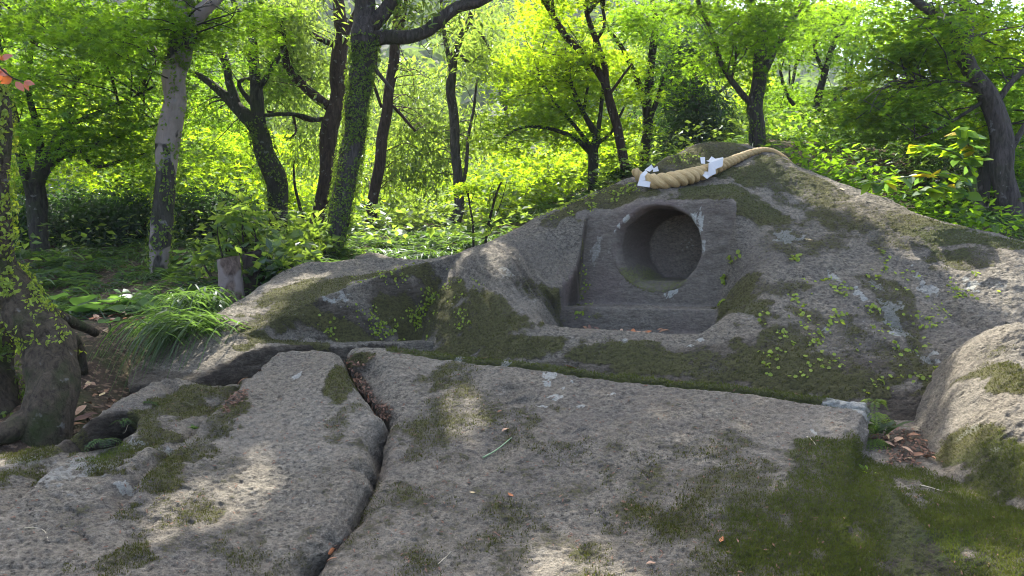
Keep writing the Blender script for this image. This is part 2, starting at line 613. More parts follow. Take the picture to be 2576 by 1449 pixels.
for u, v, d in [(1130, 652, 4.68), (1190, 626, 4.78), (1240, 605, 4.85), (1300, 576, 4.92), (1400, 528, 4.86), (1500, 482, 4.85), (1560, 457, 4.92), (1600, 443, 4.9), (1640, 440, 4.9), (2000, 412, 5.0), (2045, 430, 5.0), (2100, 456, 4.98), (2230, 500, 4.76), (2300, 531, 4.62), (2440, 576, 4.42), (2576, 606, 4.22), (2750, 650, 4.1)]:
    m_w.append(tuple(W(u, v + 7, d + .12)))
    m_w.append(tuple(W(u, v + 22, d + .26)))
    m_w.append(tuple(W(u, v + 55, d + .45)))
    m_w.append(tuple(W(u, v + 240, d + 1.1)))
for u, v, d in [(1000, 800, 4.9), (1000, 720, 5.0), (900, 800, 5.4)]:
    m_w.append(tuple(W(u, v, d)))
for u, v, d in [(1640, 505, 5.45), (1700, 485, 5.55), (1800, 480, 5.6), (1860, 465, 5.65), (1920, 440, 5.7), (1985, 455, 5.7), (1560, 640, 6.2), (1700, 620, 6.3), (1850, 600, 6.4), (2000, 620, 6.3)]:
    m_w.append(tuple(W(u, v, d)))
M_top = tps_px(m_px, m_w, 5e-4)
# the rounded hump behind the rope
h_px = [(1600, 440, 5.3), (1640, 424, 5.45), (1700, 391, 5.6), (1750, 368, 5.7), (1800, 363, 5.8), (1860, 366, 5.8), (1910, 372, 5.75), (1960, 395, 5.7), (1750, 420, 5.35), (1850, 410, 5.4), (1650, 460, 5.2)]
h_w = [tuple(W(u, v + 60, d + .5)) for u, v, d in h_px[:8]] + [tuple(W(u, v + 9, d + .16)) for u, v, d in h_px[:8]]
h_w += [tuple(W(1500, 520, 5.5)), tuple(W(2060, 470, 5.6)), tuple(W(1750, 520, 5.0)), tuple(W(1900, 500, 5.1))]
_hump = tps_px(h_px, h_w, 4e-4)
_hc = to_st(W(1780, 400, 5.55))


def H_hump(s, t):
    return _hump(s, t) - 2.5 * np.maximum(np.hypot((s - _hc[0]) / 1.15, t - _hc[1]) - .42, 0)

# wing: nose and shelf, and the mossy back above it
w1_px = [(420, 890, 3.86), (412, 930, 3.7), (422, 962, 3.56), (500, 900, 3.74), (480, 958, 3.54), (560, 918, 3.68), (560, 850, 3.92), (500, 825, 4.08), (605, 858, 3.9), (620, 888, 3.78), (700, 868, 3.9), (700, 858, 3.98),
         (800, 862, 4.0), (860, 868, 4.02), (900, 858, 4.12), (1000, 858, 4.22), (1100, 862, 4.28), (440, 852, 4.0), (600, 800, 4.14)]
W1 = tps_px(w1_px, [tuple(W(440, 900, 4.4)), tuple(W(500, 880, 4.5)), tuple(W(800, 900, 4.8)), tuple(W(1000, 900, 4.9))], 4e-4)
w2_px = [(470, 846, 4.02), (530, 801, 4.22), (600, 757, 4.42), (680, 706, 4.66), (740, 686, 4.74), (800, 678, 4.8), (850, 675, 4.82), (930, 668, 4.85), (1000, 666, 4.86), (1060, 663, 4.84), (1130, 655, 4.86),
         (560, 850, 3.93), (600, 800, 4.14), (640, 825, 4.02), (700, 795, 4.06), (740, 778, 4.08), (800, 750, 4.12), (850, 735, 4.16), (880, 720, 4.22), (920, 704, 4.3), (960, 690, 4.4), (1010, 675, 4.52), (1070, 668, 4.6), (680, 760, 4.3), (780, 715, 4.45), (860, 695, 4.55)]
w2_w = [tuple(W(u, v + 50, d + .4)) for u, v, d in w2_px[:11]] + [tuple(W(u, v + 220, d + 1.0)) for u, v, d in w2_px[:11:2]]
W2 = tps_px(w2_px, w2_w, 4e-4)
# plan of the wing's wall and of the broken front edge below it
wallW = np.array([W(585, 862, 3.90)[:2], W(700, 830, 4.03)[:2], W(800, 800, 4.08)[:2], W(900, 790, 4.18)[:2], W(1000, 780, 4.32)[:2], W(1080, 770, 4.42)[:2], W(1200, 770, 4.6)[:2]])
noseW = np.array([W(330, 960, 3.6)[:2], W(405, 962, 3.56)[:2], W(480, 962, 3.53)[:2], W(530, 940, 3.6)[:2], W(565, 915, 3.68)[:2], W(620, 890, 3.78)[:2], W(700, 872, 3.87)[:2], W(790, 866, 3.94)[:2], W(860, 868, 3.99)[:2], W(960, 864, 4.08)[:2], W(1100, 864, 4.2)[:2]])


def wall_h(s, t, line, lean):
    """height along the tilt axis of a wall standing on a plan line; lean = metres back per metre up"""
    y0 = np.interp(s, line[:, 0], line[:, 1])
    # y = y0 + lean*(z - 1.15);  y = t*TC - h*TS, z = t*TS + h*TC
    return (t * TC - y0 - lean * (t * TS - 1.15)) / (TS + lean * TC)


def H_wing(s, t):
    rag = 0.02 * fbm(s * 7, t * 7 + 3, 3)
    top = smin(W2(s, t), wall_h(s, t, wallW, 0.16) + rag * 1.4, 0.018)
    a = smax(W1(s, t), top, 0.03)
    a = a - 3 * np.maximum(s + .30, 0)
    return smin(a, wall_h(s, t, noseW, 0.02) + rag + 0.012 * noise2(s * 22, t * 22), 0.02)


LEDGE_Z, FLOOR_Z = W(1600, 776, 4.3)[2], W(1600, 838, 4.2)[2]


def face_h(s, t, q):
    """plane parallel to the niche face, q metres in front of it (towards the viewer when negative)"""
    # (P - N0).NA = q
    b = s * NA[0] + t * TC * NA[1] - N0 @ NA - q
    return b / (TS * NA[1])


def niche_coords(P):
    D = P - N0
    return D @ NR, P[..., 2], D @ NA


_fl = lambda px: [((W(u, v, 4.52) - N0) @ NR, W(u, v, 4.52)[2]) for u, v in px]


def face_pt(u, v, q=0.0):
    """point of the niche face plane seen at (u, v)"""
    d = np.linspace(3, 6, 1500)
    P = W(np.full_like(d, u), np.full_like(d, v), d)
    k = np.argmax((P - N0) @ NA > q)
    return P[k]


_L = [face_pt(1476, 540), face_pt(1456, 770)]
_Lb = [face_pt(1476, 540), face_pt(1412, 770, -0.235)]
_Rr = [face_pt(1844, 512), face_pt(1803, 776)]
pl_t, pl_b = (_L[0] - N0) @ NR, (_L[1] - N0) @ NR
plb_b = (_Lb[1] - N0) @ NR
pr_t, pr_b = (_Rr[0] - N0) @ NR, (_Rr[1] - N0) @ NR
zt, zb = _L[0][2], LEDGE_Z
HOLE_C = face_pt(1655, 622)
HOLE_R = 0.238


def niche_cut(s, t):
    """height of the stone left inside the niche, +inf-like outside it"""
    hf = face_h(s, t, 0.0)
    hl = (LEDGE_Z - t * TS) / TC
    hs = face_h(s, t, -0.235)
    hfl = (FLOOR_Z - 0.012 - t * TS) / TC
    surf = np.maximum(np.maximum(hf, np.minimum(hs, hl)), hfl)
    p, z, q = niche_coords(from_st(s, t, surf))
    k = np.clip((z - zb) / (zt - zb), -0.4, 1.3)
    left = pl_b + (pl_t - pl_b) * k + np.clip(-q / 0.24, 0, 1) * (plb_b - pl_b) * (1 - np.clip(k, 0, 1))
    right = pr_b + (pr_t - pr_b) * k + 0.01
    lat = np.maximum(left - p, p - right) + 0.006 * noise2(s * 20, t * 20)
    lf = plb_b + 0.03
    rt = pr_b - 0.05
    lat2 = np.maximum(lf - p, p - rt) + 0.01 * noise2(s * 9, t * 9)
    return surf + np.where(surf <= hfl, np.maximum(lat2, 0) * 2.2 + np.maximum(-.56 - q, 0) * .8, np.where(p > right, np.maximum(lat, 0) * 3.0, np.maximum(lat, 0) * 9.0))


def H_rear(s, t, rough=True):
    m = M_top(s, t)
    m = smax(m, H_hump(s, t), 0.10) - 1.6 * np.maximum(s - 2.9, 0) ** 1.3
    g = 0
    if rough:
        m = m + rough_stone(s, t, 1.15)
        # chisel marks on the left bank of the bowl
        a, b = bank_c
        k = np.exp(-(((s - a) / 0.42) ** 2 + ((t - b) / 0.34) ** 2))
        x = (s + 0.45 * (t - b)) * 21 + 0.9 * noise2(s * 3, t * 3)
        m = m + k * 0.020 * np.sin(x * 2 * math.pi / 1.25) * (0.7 + 0.7 * noise2(s * 7, t * 5))
        # gouges on the right flank
        for (cs, ct, rs, rt_, dep, ang) in gouges:
            ds, dt = s - cs, t - ct
            u = ds * math.cos(ang) + dt * math.sin(ang); v = -ds * math.sin(ang) + dt * math.cos(ang)
            m = m - dep * np.exp(-((u / rs) ** 2 + (v / rt_) ** 2)) * (1 + 0.4 * noise2(s * 20, t * 20))
    w = H_wing(s, t)
    if rough:
        w = w + rough_stone(s, t, 1.1)
    c = niche_cut(s, t)
    if rough:
        c = c + 0.005 * fbm(s * 22, t * 30, 3) + 0.007 * noise2(s * 5, t * 5) + .0035 * np.sin((t + .25 * s) * 95 + 2 * noise2(s * 6, t * 6)) * (.4 + noise2(s * 9, t * 4))
    m = smin(m, c, 0.012)
    return smax(m, w, 0.012)


bank_c = st_of(M_top, [(1290, 690)])[0]
gouges = []
for (u, v, rs, rt_, dep, ang) in [(2445, 700, .30, .05, -.03, -.6), (2440, 800, .05, .25, .05, .25), (2090, 690, .12, .05, .02, .4), (2230, 800, .2, .03, .015, -.7), (2380, 640, .15, .05, .02, -.3),
                                  (2010, 820, .2, .04, .015, .5), (2200, 880, .25, .04, .015, .2), (1240, 800, .03, .22, .01, .1), (2350, 900, .05, .22, .03, .1)]:
    q = st_of(M_top, [(u, v)])[0]
    gouges.append((q[0], q[1], rs, rt_, dep, ang))


class Rock:
    """grid of one rock, with painting helpers"""
    def __init__(self, Hf, t0, t1, a0, a1, keepf, k=KD, rough=1.0):
        S, T = fan_grid(t0, t1, a0, a1, k)
        H = Hf(S, T)
        if rough:
            H = H + rough_stone(S, T, rough)
        P = from_st(S, T, H)
        used, self.faces = grid_faces(keepf(S, T, P))
        self.P, self.s, self.t = P[used], S[used], T[used]
        self.u, self.v, self.d = proj(self.P)
        self.n = self.normals()

    def normals(self):
        V, f = self.P, self.faces
        a = np.cross(V[f[:, 2]] - V[f[:, 0]], V[f[:, 3]] - V[f[:, 1]])
        n = np.zeros_like(V)
        for k in range(4):
            for c in range(3):
                n[:, c] += np.bincount(f[:, k], a[:, c], len(V))
        return n / (np.linalg.norm(n, axis=1)[:, None] + 1e-12)

    def pick(self, u, v):
        i = np.argmin((self.u - u) ** 2 + (self.v - v) ** 2 + (self.d * 3) ** 2)
        return i

    def blob(self, u, v, ru, rv, ang=0.0, wob=0.35, f=8.0):
        """soft patch on the stone round the place seen at (u, v): 1 inside, 0 outside"""
        i = self.pick(u, v)
        j = self.pick(u + ru * .6, v); k = self.pick(u, v + rv * .6)
        s0, t0 = self.s[i], self.t[i]
        rs = max(math.hypot(self.s[j] - s0, self.t[j] - t0) / .6, .004)
        rt = max(math.hypot(self.s[k] - s0, self.t[k] - t0) / .6, .004)
        px = self.d[i] / F
        rs, rt = min(rs, 1.5 * ru * px), min(rt, 3.0 * rv * px)
        ds, dt = self.s - s0, self.t - t0
        if ang:
            ds, dt = ds * math.cos(ang) + dt * math.sin(ang), -ds * math.sin(ang) + dt * math.cos(ang)
        q = np.sqrt((ds / rs) ** 2 + (dt / rt) ** 2)
        m = q < 2.2
        o = np.zeros(len(q))
        qq = q[m] + wob * fbm(self.s[m] * f / max(rs, rt) / 8 + u, self.t[m] * f / max(rs, rt) / 8 + v, 4, 0.6)
        o[m] = sstep(1.2, 0.6, qq)
        return o

    def band(self, pts, width, soft=0.5):
        """patch along a line given by seen points; width in metres"""
        ii = [self.pick(*p) for p in pts]
        d, _, _ = line_sd(self.s, self.t, np.c_[self.s[ii], self.t[ii]])
        d = d + width * 0.45 * fbm(self.s * 9, self.t * 9, 3)
        return sstep(width, width * soft, d)

# ------------------------------------------------------------------ stone material
def stone_material():
    m, nt = nmat('weathered_stone')
    n = N(nt)
    co = n('ShaderNodeTexCoord').outputs['Object']
    st = n('ShaderNodeMapping', {'Vector': co, 'Rotation': (0.5, 0.2, 0.5), 'Scale': (1, 1, 2.6)}).outputs[0]
    big = n.noise(co, 2.3, 5, 0.6)
    mid = n.noise(st, 15, 6, 0.65)
    fine = n.noise(n('ShaderNodeMapping', {'Vector': co, 'Rotation': (0.5, 0.2, 0.5), 'Scale': (1, 1, 1.6)}).outputs[0], 58, 7, 0.72)
    grain = n.noise(co, 210, 4, 0.75)
    c = n.mix(n.ramp(fine, [(.36, 0), (.47, .38), (.55, .62), (.66, 1)]), (.029, .025, .018), (.285, .252, .190))
    c = n.mix(n.ramp(mid, [(.32, .55), (.5, 0)]), c, (.10, .086, .066))
    c = n.mix(n.ramp(big, [(.38, 0), (.66, .45)]), c, (.18, .148, .105))
    stain = n.noise(n('ShaderNodeMapping', {'Vector': co, 'Scale': (1, 1, .6), 'Location': (5, 2, 1)}).outputs[0], 1.3, 6, .65, .8)
    c = n.mix(n.ramp(stain, [(.36, .55), (.5, 0)]), c, n.mix(fine, (.03, .027, .022), (.17, .15, .125)))
    c = n.mix(n.ramp(stain, [(.52, 0), (.66, .35)]), c, n.mix(fine, (.09, .081, .064), (.36, .325, .26)))
    c = n.mix(n.math('MULTIPLY', n.ramp(grain, [(.56, 0), (.68, 1)]), .5), c, (.35, .322, .265))
    c = n.mix(n.math('MULTIPLY', n.ramp(grain, [(.34, 1), (.45, 0)]), .75), c, (.03, .027, .024))
    # dressed, dark stone of the niche
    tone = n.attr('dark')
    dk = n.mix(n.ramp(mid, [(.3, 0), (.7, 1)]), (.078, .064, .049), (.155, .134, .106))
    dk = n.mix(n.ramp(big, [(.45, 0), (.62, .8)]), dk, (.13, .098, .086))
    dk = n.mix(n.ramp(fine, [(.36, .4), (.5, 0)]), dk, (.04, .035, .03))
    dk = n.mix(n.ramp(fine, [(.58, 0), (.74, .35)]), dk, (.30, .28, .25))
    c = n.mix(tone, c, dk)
    # brown earth film, which also paints shade into recesses
    c = n.mix(n.math('MULTIPLY', n.attr('soil_shade'), n.ramp(mid, [(.25, .45), (.55, 1)])), c, n.mix(fine, (.014, .011, .007), (.075, .058, .038)))
    # moss: mask broken up by the relief
    mo = n.attr('moss')
    brk = n.math('ADD', n.math('MULTIPLY', fine, 2.0), n.math('MULTIPLY', n.noise(co, 9, 6, .7), 2.0))
    mm = n.math('ADD', n.math('MULTIPLY', mo, 1.35), n.math('SUBTRACT', brk, 2.55))
    mm = n.math('MULTIPLY', n.math('MULTIPLY', mm, 2.6, True), .88)
    gr = n.attr('green')
    tuft = n.noise(co, 240, 4, 0.75)
    m1 = n.mix(tuft, (.048, .047, .014), (.195, .188, .058))
    m2 = n.mix(tuft, (.020, .032, .005), (.095, .132, .026))
    mc = n.mix(gr, m1, m2)
    mc = n.mix(n.ramp(fine, [(.38, .75), (.54, 0)]), mc, (.028, .024, .012))
    mc = n.mix(n.math('MULTIPLY', n.ramp(big, [(.4, 0), (.6, 1)]), .2), mc, n.mix(tuft, (.025, .026, .010), (.10, .105, .035)))
    c = n.mix(mm, c, mc)
    # lichen: chalky flakes
    li = n.attr('lichen')
    lm = n.math('MULTIPLY', n.math('ADD', n.math('MULTIPLY', li, 1.35), n.math('SUBTRACT', n.math('MULTIPLY', fine, .8), 1.20)), 2.6, True)
    lm = n.math('MULTIPLY', lm, n.ramp(grain, [(.36, .35), (.52, 1)]))
    lc = n.mix(n.noise(co, 120, 3, .7), (.20, .205, .175), (.42, .42, .37))
    c = n.mix(lm, c, lc)
    # tiny random lichen freckles
    vo = n('ShaderNodeTexVoronoi', {'Vector': co, 'Scale': 34.0, 'Randomness': 1.0})
    fk = n.math('MULTIPLY', n.ramp(vo.outputs['Distance'], [(.10, 1), (.16, 0)]), n.ramp(n.noise(co, 5, 2), [(.56, 0), (.66, .8)]))
    c = n.mix(n.math('MULTIPLY', fk, n.attr('freckle')), c, (.34, .34, .30))
    hgt = n.math('ADD', n.math('MULTIPLY', fine, .8), n.math('ADD', n.math('MULTIPLY', mid, 1.6), n.math('MULTIPLY', grain, .28)))
    hgt = n.math('ADD', hgt, n.math('MULTIPLY', n.math('MULTIPLY', mm, tuft), 1.6))
    st_ = n.math('SUBTRACT', 1.0, n.math('MULTIPLY', tone, .55))
    bump = n('ShaderNodeBump', {'Height': hgt, 'Strength': st_, 'Distance': 0.017})
    bs = n('ShaderNodeBsdfPrincipled', {'Base Color': c, 'Roughness': n.math('SUBTRACT', .92, n.math('MULTIPLY', tone, .22)), 'Normal': bump.outputs[0], 'Specular IOR Level': 0.3})
    n.out(bs.outputs[0])
    return m


STONE = stone_material()


def finish_rock(name, rk, paint, label, extra=None):
    A = {k: np.zeros(len(rk.P)) for k in ('moss', 'green', 'lichen', 'dark', 'soil_shade', 'freckle')}
    A['freckle'] += 0.35
    paint(rk, A)
    rk.A = A
    base = np.array([np.mean(rk.P[:, 0]), np.mean(rk.P[:, 1]), np.min(rk.P[:, 2])])
    V, fs = rk.P - base, [rk.faces]
    if extra is not None:
        V2, f2, A2 = extra
        off = len(V)
        V = np.vstack([V, V2 - base]); fs.append(f2 + off)
        A = {k: np.r_[A[k], A2.get(k, np.zeros(len(V2)))] for k in A}
    fs = [np.vstack([f for f in fs if f.shape[1] == 4])] + [f for f in fs if f.shape[1] == 3]
    me = mesh_np(name, V, fs, True, {k: np.clip(a, 0, 1) for k, a in A.items()})
    o = new_obj(name, me, STONE, None, base)
    rk.obj, rk.base = o, base
    return tag(o, label, 'rock')


def add(A, key, m, k=1.0):
    A[key] = np.maximum(A[key], m * k)


def flat_up(rk):
    return sstep(.55, .95, rk.n[:, 2])


# ---- front slab
rkB = Rock(H_slab, 1.30, 4.05, -.66, 1.1, lambda S, T, P: (poly_sd(S, T, st_of(B_plane, [(820, 830), (2330, 940), (2460, 1010), (3200, 1050), (3200, 1900), (560, 1900), (700, 1500), (840, 1330), (900, 1160), (940, 1050), (840, 900)])) < 0.0) & (P[..., 2] > .25))


def paint_B(r, A):
    n = fbm(r.s * 3 + 2, r.t * 3, 4, .6)
    for (u, v, ru, rv, k) in [(1110, 1040, 130, 110, .75), (1160, 1120, 190, 130, .7), (1290, 1080, 90, 80, .6), (1420, 1200, 260, 160, .62), (1250, 1250, 300, 120, .6), (1050, 1350, 170, 110, .6),
                              (1700, 1180, 200, 130, .6), (1680, 1050, 130, 60, .45), (1480, 1380, 280, 110, .66), (1880, 1130, 120, 60, .6), (1860, 1300, 260, 170, .8), (900, 1400, 120, 60, .6), (1900, 1400, 260, 90, .85),
                              (1860, 1030, 80, 50, .4), (960, 1300, 100, 120, .5)]:
        add(A, 'moss', r.blob(u, v, ru, rv, wob=.9), k * .62)
    low = np.zeros(len(r.s))
    for (u, v, ru, rv) in [(2150, 1170, 120, 60), (2060, 1250, 170, 90), (2250, 1290, 330, 110), (2350, 1400, 420, 110), (2000, 1380, 230, 120), (2500, 1330, 200, 160), (2350, 1220, 90, 40)]:
        low = np.maximum(low, r.blob(u, v, ru, rv, wob=.35))
    add(A, 'moss', low, .68)
    hole = np.zeros(len(r.s))
    for (u, v, ru, rv) in [(2290, 1215, 30, 16), (2300, 1250, 18, 24), (2160, 1345, 26, 14), (2060, 1400, 30, 14), (2440, 1390, 22, 14), (2230, 1420, 40, 12)]:
        hole = np.maximum(hole, r.blob(u, v, ru, rv, wob=.7))
    A['moss'] *= 1 - .4 * hole
    add(A, 'green', low, .55)
    add(A, 'green', r.blob(2380, 1370, 85, 70, wob=.6), 1.0)
    A['moss'] += .18 * n * sstep(.05, .4, A['moss'])
    # back strip
    ii = [r.pick(u, v + 4) for u, v in edgeB[2:]]
    d, _, _ = line_sd(r.s, r.t, np.c_[r.s[ii], r.t[ii]])
    st = sstep(.07, .045, d + .012 * n)
    add(A, 'moss', st, .95)
    A['green'] = np.where(st > .3, .6, A['green'])
    # right side of the block
    add(A, 'moss', r.blob(2205, 1050, 22, 70), .9); add(A, 'green', r.blob(2205, 1050, 25, 70), .9)
    # outlet floor and crack litter
    add(A, 'soil_shade', r.blob(2290, 1120, 110, 42, wob=.5), .95)
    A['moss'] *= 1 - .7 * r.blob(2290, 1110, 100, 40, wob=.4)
    cr = r.band([(875, 910), (900, 960), (950, 1030), (972, 1055), (955, 1110), (945, 1165), (915, 1225), (885, 1290), (830, 1352), (775, 1415)], .035)
    add(A, 'soil_shade', cr, .9); A['moss'] *= 1 - .6 * cr
    add(A, 'moss', r.blob(900, 905, 40, 22), .8)
    add(A, 'soil_shade', r.blob(905, 918, 35, 14), .6)
    deep = sstep(.03, .10, poly_sd(r.s, r.t, polyB)) * (r.s < 1.2)
    add(A, 'soil_shade', deep, .9); 
    for (u, v, ru, rv) in [(1383, 918 + 28, 17, 9), (1376, 965, 14, 10), (1396, 998, 22, 12), (1460, 1020, 17, 10), (1367, 1021, 11, 8), (1155, 903, 14, 7), (1273, 916, 10, 7), (2140, 1012, 62, 24), (2170, 1022, 30, 22), (1440, 960, 7, 5), (1415, 975, 9, 5), (1540, 990, 14, 5), (870, 872, 8, 4), (2050, 1090, 9, 8)]:
        add(A, 'lichen', r.blob(u, v, ru, rv, wob=.55, f=14), 1.0)
    A['moss'] *= 1 - .8 * r.blob(2140, 1012, 62, 24)


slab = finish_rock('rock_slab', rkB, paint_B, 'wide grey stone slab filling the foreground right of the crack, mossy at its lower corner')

# ---- left slab
rkC = Rock(H_left, 1.25, 4.2, -1.25, .0, lambda S, T, P: (poly_sd(S, T, polyC) < .09) & (P[..., 2] > .2))


def paint_C(r, A):
    n = fbm(r.s * 3 + 7, r.t * 3, 4, .6)
    for (u, v, ru, rv, k) in [(520, 985, 90, 30, .85), (450, 1030, 110, 40, .9), (400, 1080, 70, 50, .9), (300, 1150, 80, 30, .85), (250, 1160, 40, 25, .9), (560, 1060, 45, 70, .8), (480, 1120, 80, 50, .75), (420, 1180, 80, 50, .8),
                              (60, 1140, 130, 28, .95), (40, 1190, 90, 35, .85), (180, 1085, 50, 30, .7), (330, 1290, 50, 30, .6), (450, 1260, 120, 80, .55), (300, 1420, 110, 60, .6), (560, 1200, 90, 80, .4), (700, 1280, 160, 90, .32),
                              (860, 1050, 50, 60, .55), (875, 940, 18, 60, .8), (760, 1150, 120, 100, .3), (600, 1380, 160, 60, .4), (900, 970, 16, 40, .7), (150, 1300, 120, 120, .3)]:
        add(A, 'moss', r.blob(u, v, ru, rv, wob=.8), k * .78)
    add(A, 'green', r.blob(275, 1142, 40, 22), .9)
    A['moss'] += .18 * n * sstep(.05, .4, A['moss'])
    hs = poly_sd(r.s, r.t, hollowC)
    add(A, 'soil_shade', sstep(.03, .005, hs), 1.0); A['moss'] *= 1 - .8 * sstep(.0, -.03, hs); A['lichen'] *= 0  # shade of the hollow painted in as dark brown
    add(A, 'soil_shade', sstep(.02, .06, poly_sd(r.s, r.t, polyC)), .95)
    add(A, 'soil_shade', r.blob(590, 1010, 14, 40), .8)
    for (u, v, ru, rv, k) in [(745, 946, 14, 8, 1), (130, 1195, 60, 30, .72), (220, 1170, 60, 40, .75), (60, 1160, 60, 16, .7), (320, 1225, 30, 24, .85), (210, 1250, 60, 40, .6), (360, 1113, 16, 7, 1), (335, 1118, 20, 8, 1), (90, 1280, 50, 40, .55), (290, 1320, 60, 24, .6),
                              (420, 1135, 24, 8, .8), (40, 1340, 60, 40, .5), (480, 1010, 30, 12, .6)]:
        add(A, 'lichen', r.blob(u, v, ru, rv, wob=.8, f=12), k)
    A['freckle'] += .4 * C_left(r.s, r.t)


left_slab = finish_rock('rock_slab', rkC, paint_C, 'grey stone slab left of the crack, with a dark hollow and mossy ledges on its left')

# ---- right boulder
rkE = Rock(H_right, 2.0, 4.1, .45, 1.3, lambda S, T, P: (poly_sd(S, T, polyE) < .14) & (P[..., 2] > .3), rough=1.6)


def paint_E(r, A):
    for (u, v, ru, rv, k) in [(2540, 960, 60, 60, .75), (2480, 1110, 60, 60, .8), (2560, 1180, 80, 90, .95), (2400, 1130, 30, 60, .8), (2480, 1220, 110, 50, .95), (2530, 880, 60, 30, .4)]:
        add(A, 'moss', r.blob(u, v, ru, rv, wob=.7), k)
    add(A, 'green', r.blob(2520, 1180, 140, 120), .6)
    for (u, v, ru, rv) in [(2500, 1130, 20, 14), (2440, 1080, 14, 20)]:
        add(A, 'lichen', r.blob(u, v, ru, rv, wob=.7), .7)


boulder = finish_rock('boulder', rkE, paint_E, 'pitted sunlit boulder with a rounded top at the right edge beside the trench')

# ---- carved rear rock with its round hole
def keep_rear(S, T, P):
    p, z, q = niche_coords(P)
    hp = P - HOLE_C
    rr = np.hypot(hp @ NR, hp[..., 2])
    inhole = (rr < HOLE_R + .012) & (np.abs(q) < .09)
    slope = np.gradient(P[..., 2], axis=0)
    front = P[..., 2] > (.80 + .0 * S)
    return (~inhole) & front & (P[..., 1] < 6.7) & (P[..., 2] > 1.0 - 1.2 * (P[..., 1] < 4.2))


rkM = Rock(H_rear, 2.85, 6.6, -.56, 1.15, keep_rear, k=1.55, rough=0)


def hole_liner():
    ax = np.array([math.sin(math.radians(42)), math.cos(math.radians(42)), -.02])
    n = 96
    a = np.linspace(0, 2 * math.pi, n, endpoint=False)
    zshelf = face_pt(1655, 708)[2]
    prof = [(.038, -.012, 0), (.020, .002, 0), (.008, .003, 0), (.0, -.004, 0), (-.007, -.016, .0), (-.012, -.04, 0)] + [(-.014 - .02 * k, -.04 - .25 * k, 1) for k in np.linspace(.04, 1, 14)]
    V = []
    for (dr, q, fl) in prof:
        r = HOLE_R + dr + .007 * fbm(np.cos(a) * 2.2, np.sin(a) * 2.2 + q * 6, 3) * (1 if dr < .03 else .2)
        c = HOLE_C + (-q) * (ax / (ax @ NA))
        P = c + (r * np.cos(a))[:, None] * NR * 1.04 + (r * np.sin(a))[:, None] * np.array([0, 0, 1])
        if fl:
            P[:, 2] = np.maximum(P[:, 2], zshelf + .012 * min(1, (-q - .04) * 4))
        V.append(P)
    m = len(prof)
    # back disc, slightly broken
    for k in (.94, .87, .8, .73, .66, .6, .54, .48, .42, .36, .3, .24, .18, .12, .06):
        P = V[m - 1] * k + V[m - 1].mean(0) * (1 - k)
        x = (P - HOLE_C) @ NR; z = P[:, 2] - HOLE_C[2]
        chip = sstep(.02, -.01, poly_sd(x, z, [(.02, -.04), (.05, .05), (.13, .1), (.14, -.05), (.2, -.1), (.16, -.13), (.06, -.08)]))
        P = P + NA * (.012 * chip + .006 * noise2(x * 9, z * 9))[:, None]
        V.append(P)
    m2 = len(V)
    P = np.vstack(V + [V[-1].mean(0)[None]])
    i, j = np.meshgrid(np.arange(m2 - 1), np.arange(n), indexing='ij')
    j2 = (j + 1) % n
    Q = np.stack([i * n + j, i * n + j2, (i + 1) * n + j2, (i + 1) * n + j], -1).reshape(-1, 4)
    c = len(P) - 1
    k = np.arange(n)
    last = (m2 - 1) * n
    Q = np.vstack([Q, np.stack([last + k[::2], last + (k[::2] + 1) % n, last + (k[::2] + 2) % n, np.full(n // 2, c)], -1)])
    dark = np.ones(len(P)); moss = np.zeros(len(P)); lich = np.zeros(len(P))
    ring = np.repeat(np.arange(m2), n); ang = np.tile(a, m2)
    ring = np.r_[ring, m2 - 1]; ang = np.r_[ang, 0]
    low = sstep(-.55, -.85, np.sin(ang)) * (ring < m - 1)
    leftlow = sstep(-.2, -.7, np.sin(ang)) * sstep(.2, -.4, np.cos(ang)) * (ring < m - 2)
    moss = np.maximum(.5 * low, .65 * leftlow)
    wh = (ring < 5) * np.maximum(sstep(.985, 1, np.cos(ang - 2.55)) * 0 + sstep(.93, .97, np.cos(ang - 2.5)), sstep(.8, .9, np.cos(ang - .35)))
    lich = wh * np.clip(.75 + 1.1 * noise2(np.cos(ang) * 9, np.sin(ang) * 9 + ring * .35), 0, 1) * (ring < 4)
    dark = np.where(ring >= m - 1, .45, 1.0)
    P_ = P; x_ = (P_ - HOLE_C) @ NR; z_ = P_[:, 2] - HOLE_C[2]
    for (cx, cz) in [(.075, .045), (.1, .03), (.12, .01), (.085, .0), (.06, -.02), (.05, .02), (.11, .05)]:
        lich = np.maximum(lich, (ring >= m) * sstep(.013, .006, np.hypot(x_ - cx - .05, z_ - cz)) * .8)
    soil_shade = ((ring > 5) & (ring < m - 1)) * (.55 + .3 * sstep(-.2, .8, np.sin(ang))) * (1 - moss)  # painted shade on the hole's inner walls, heavier towards the ceiling
    return P, Q, {'dark': dark, 'soil_shade': soil_shade, 'moss': moss, 'lichen': lich, 'green': np.full(len(P), .3)}


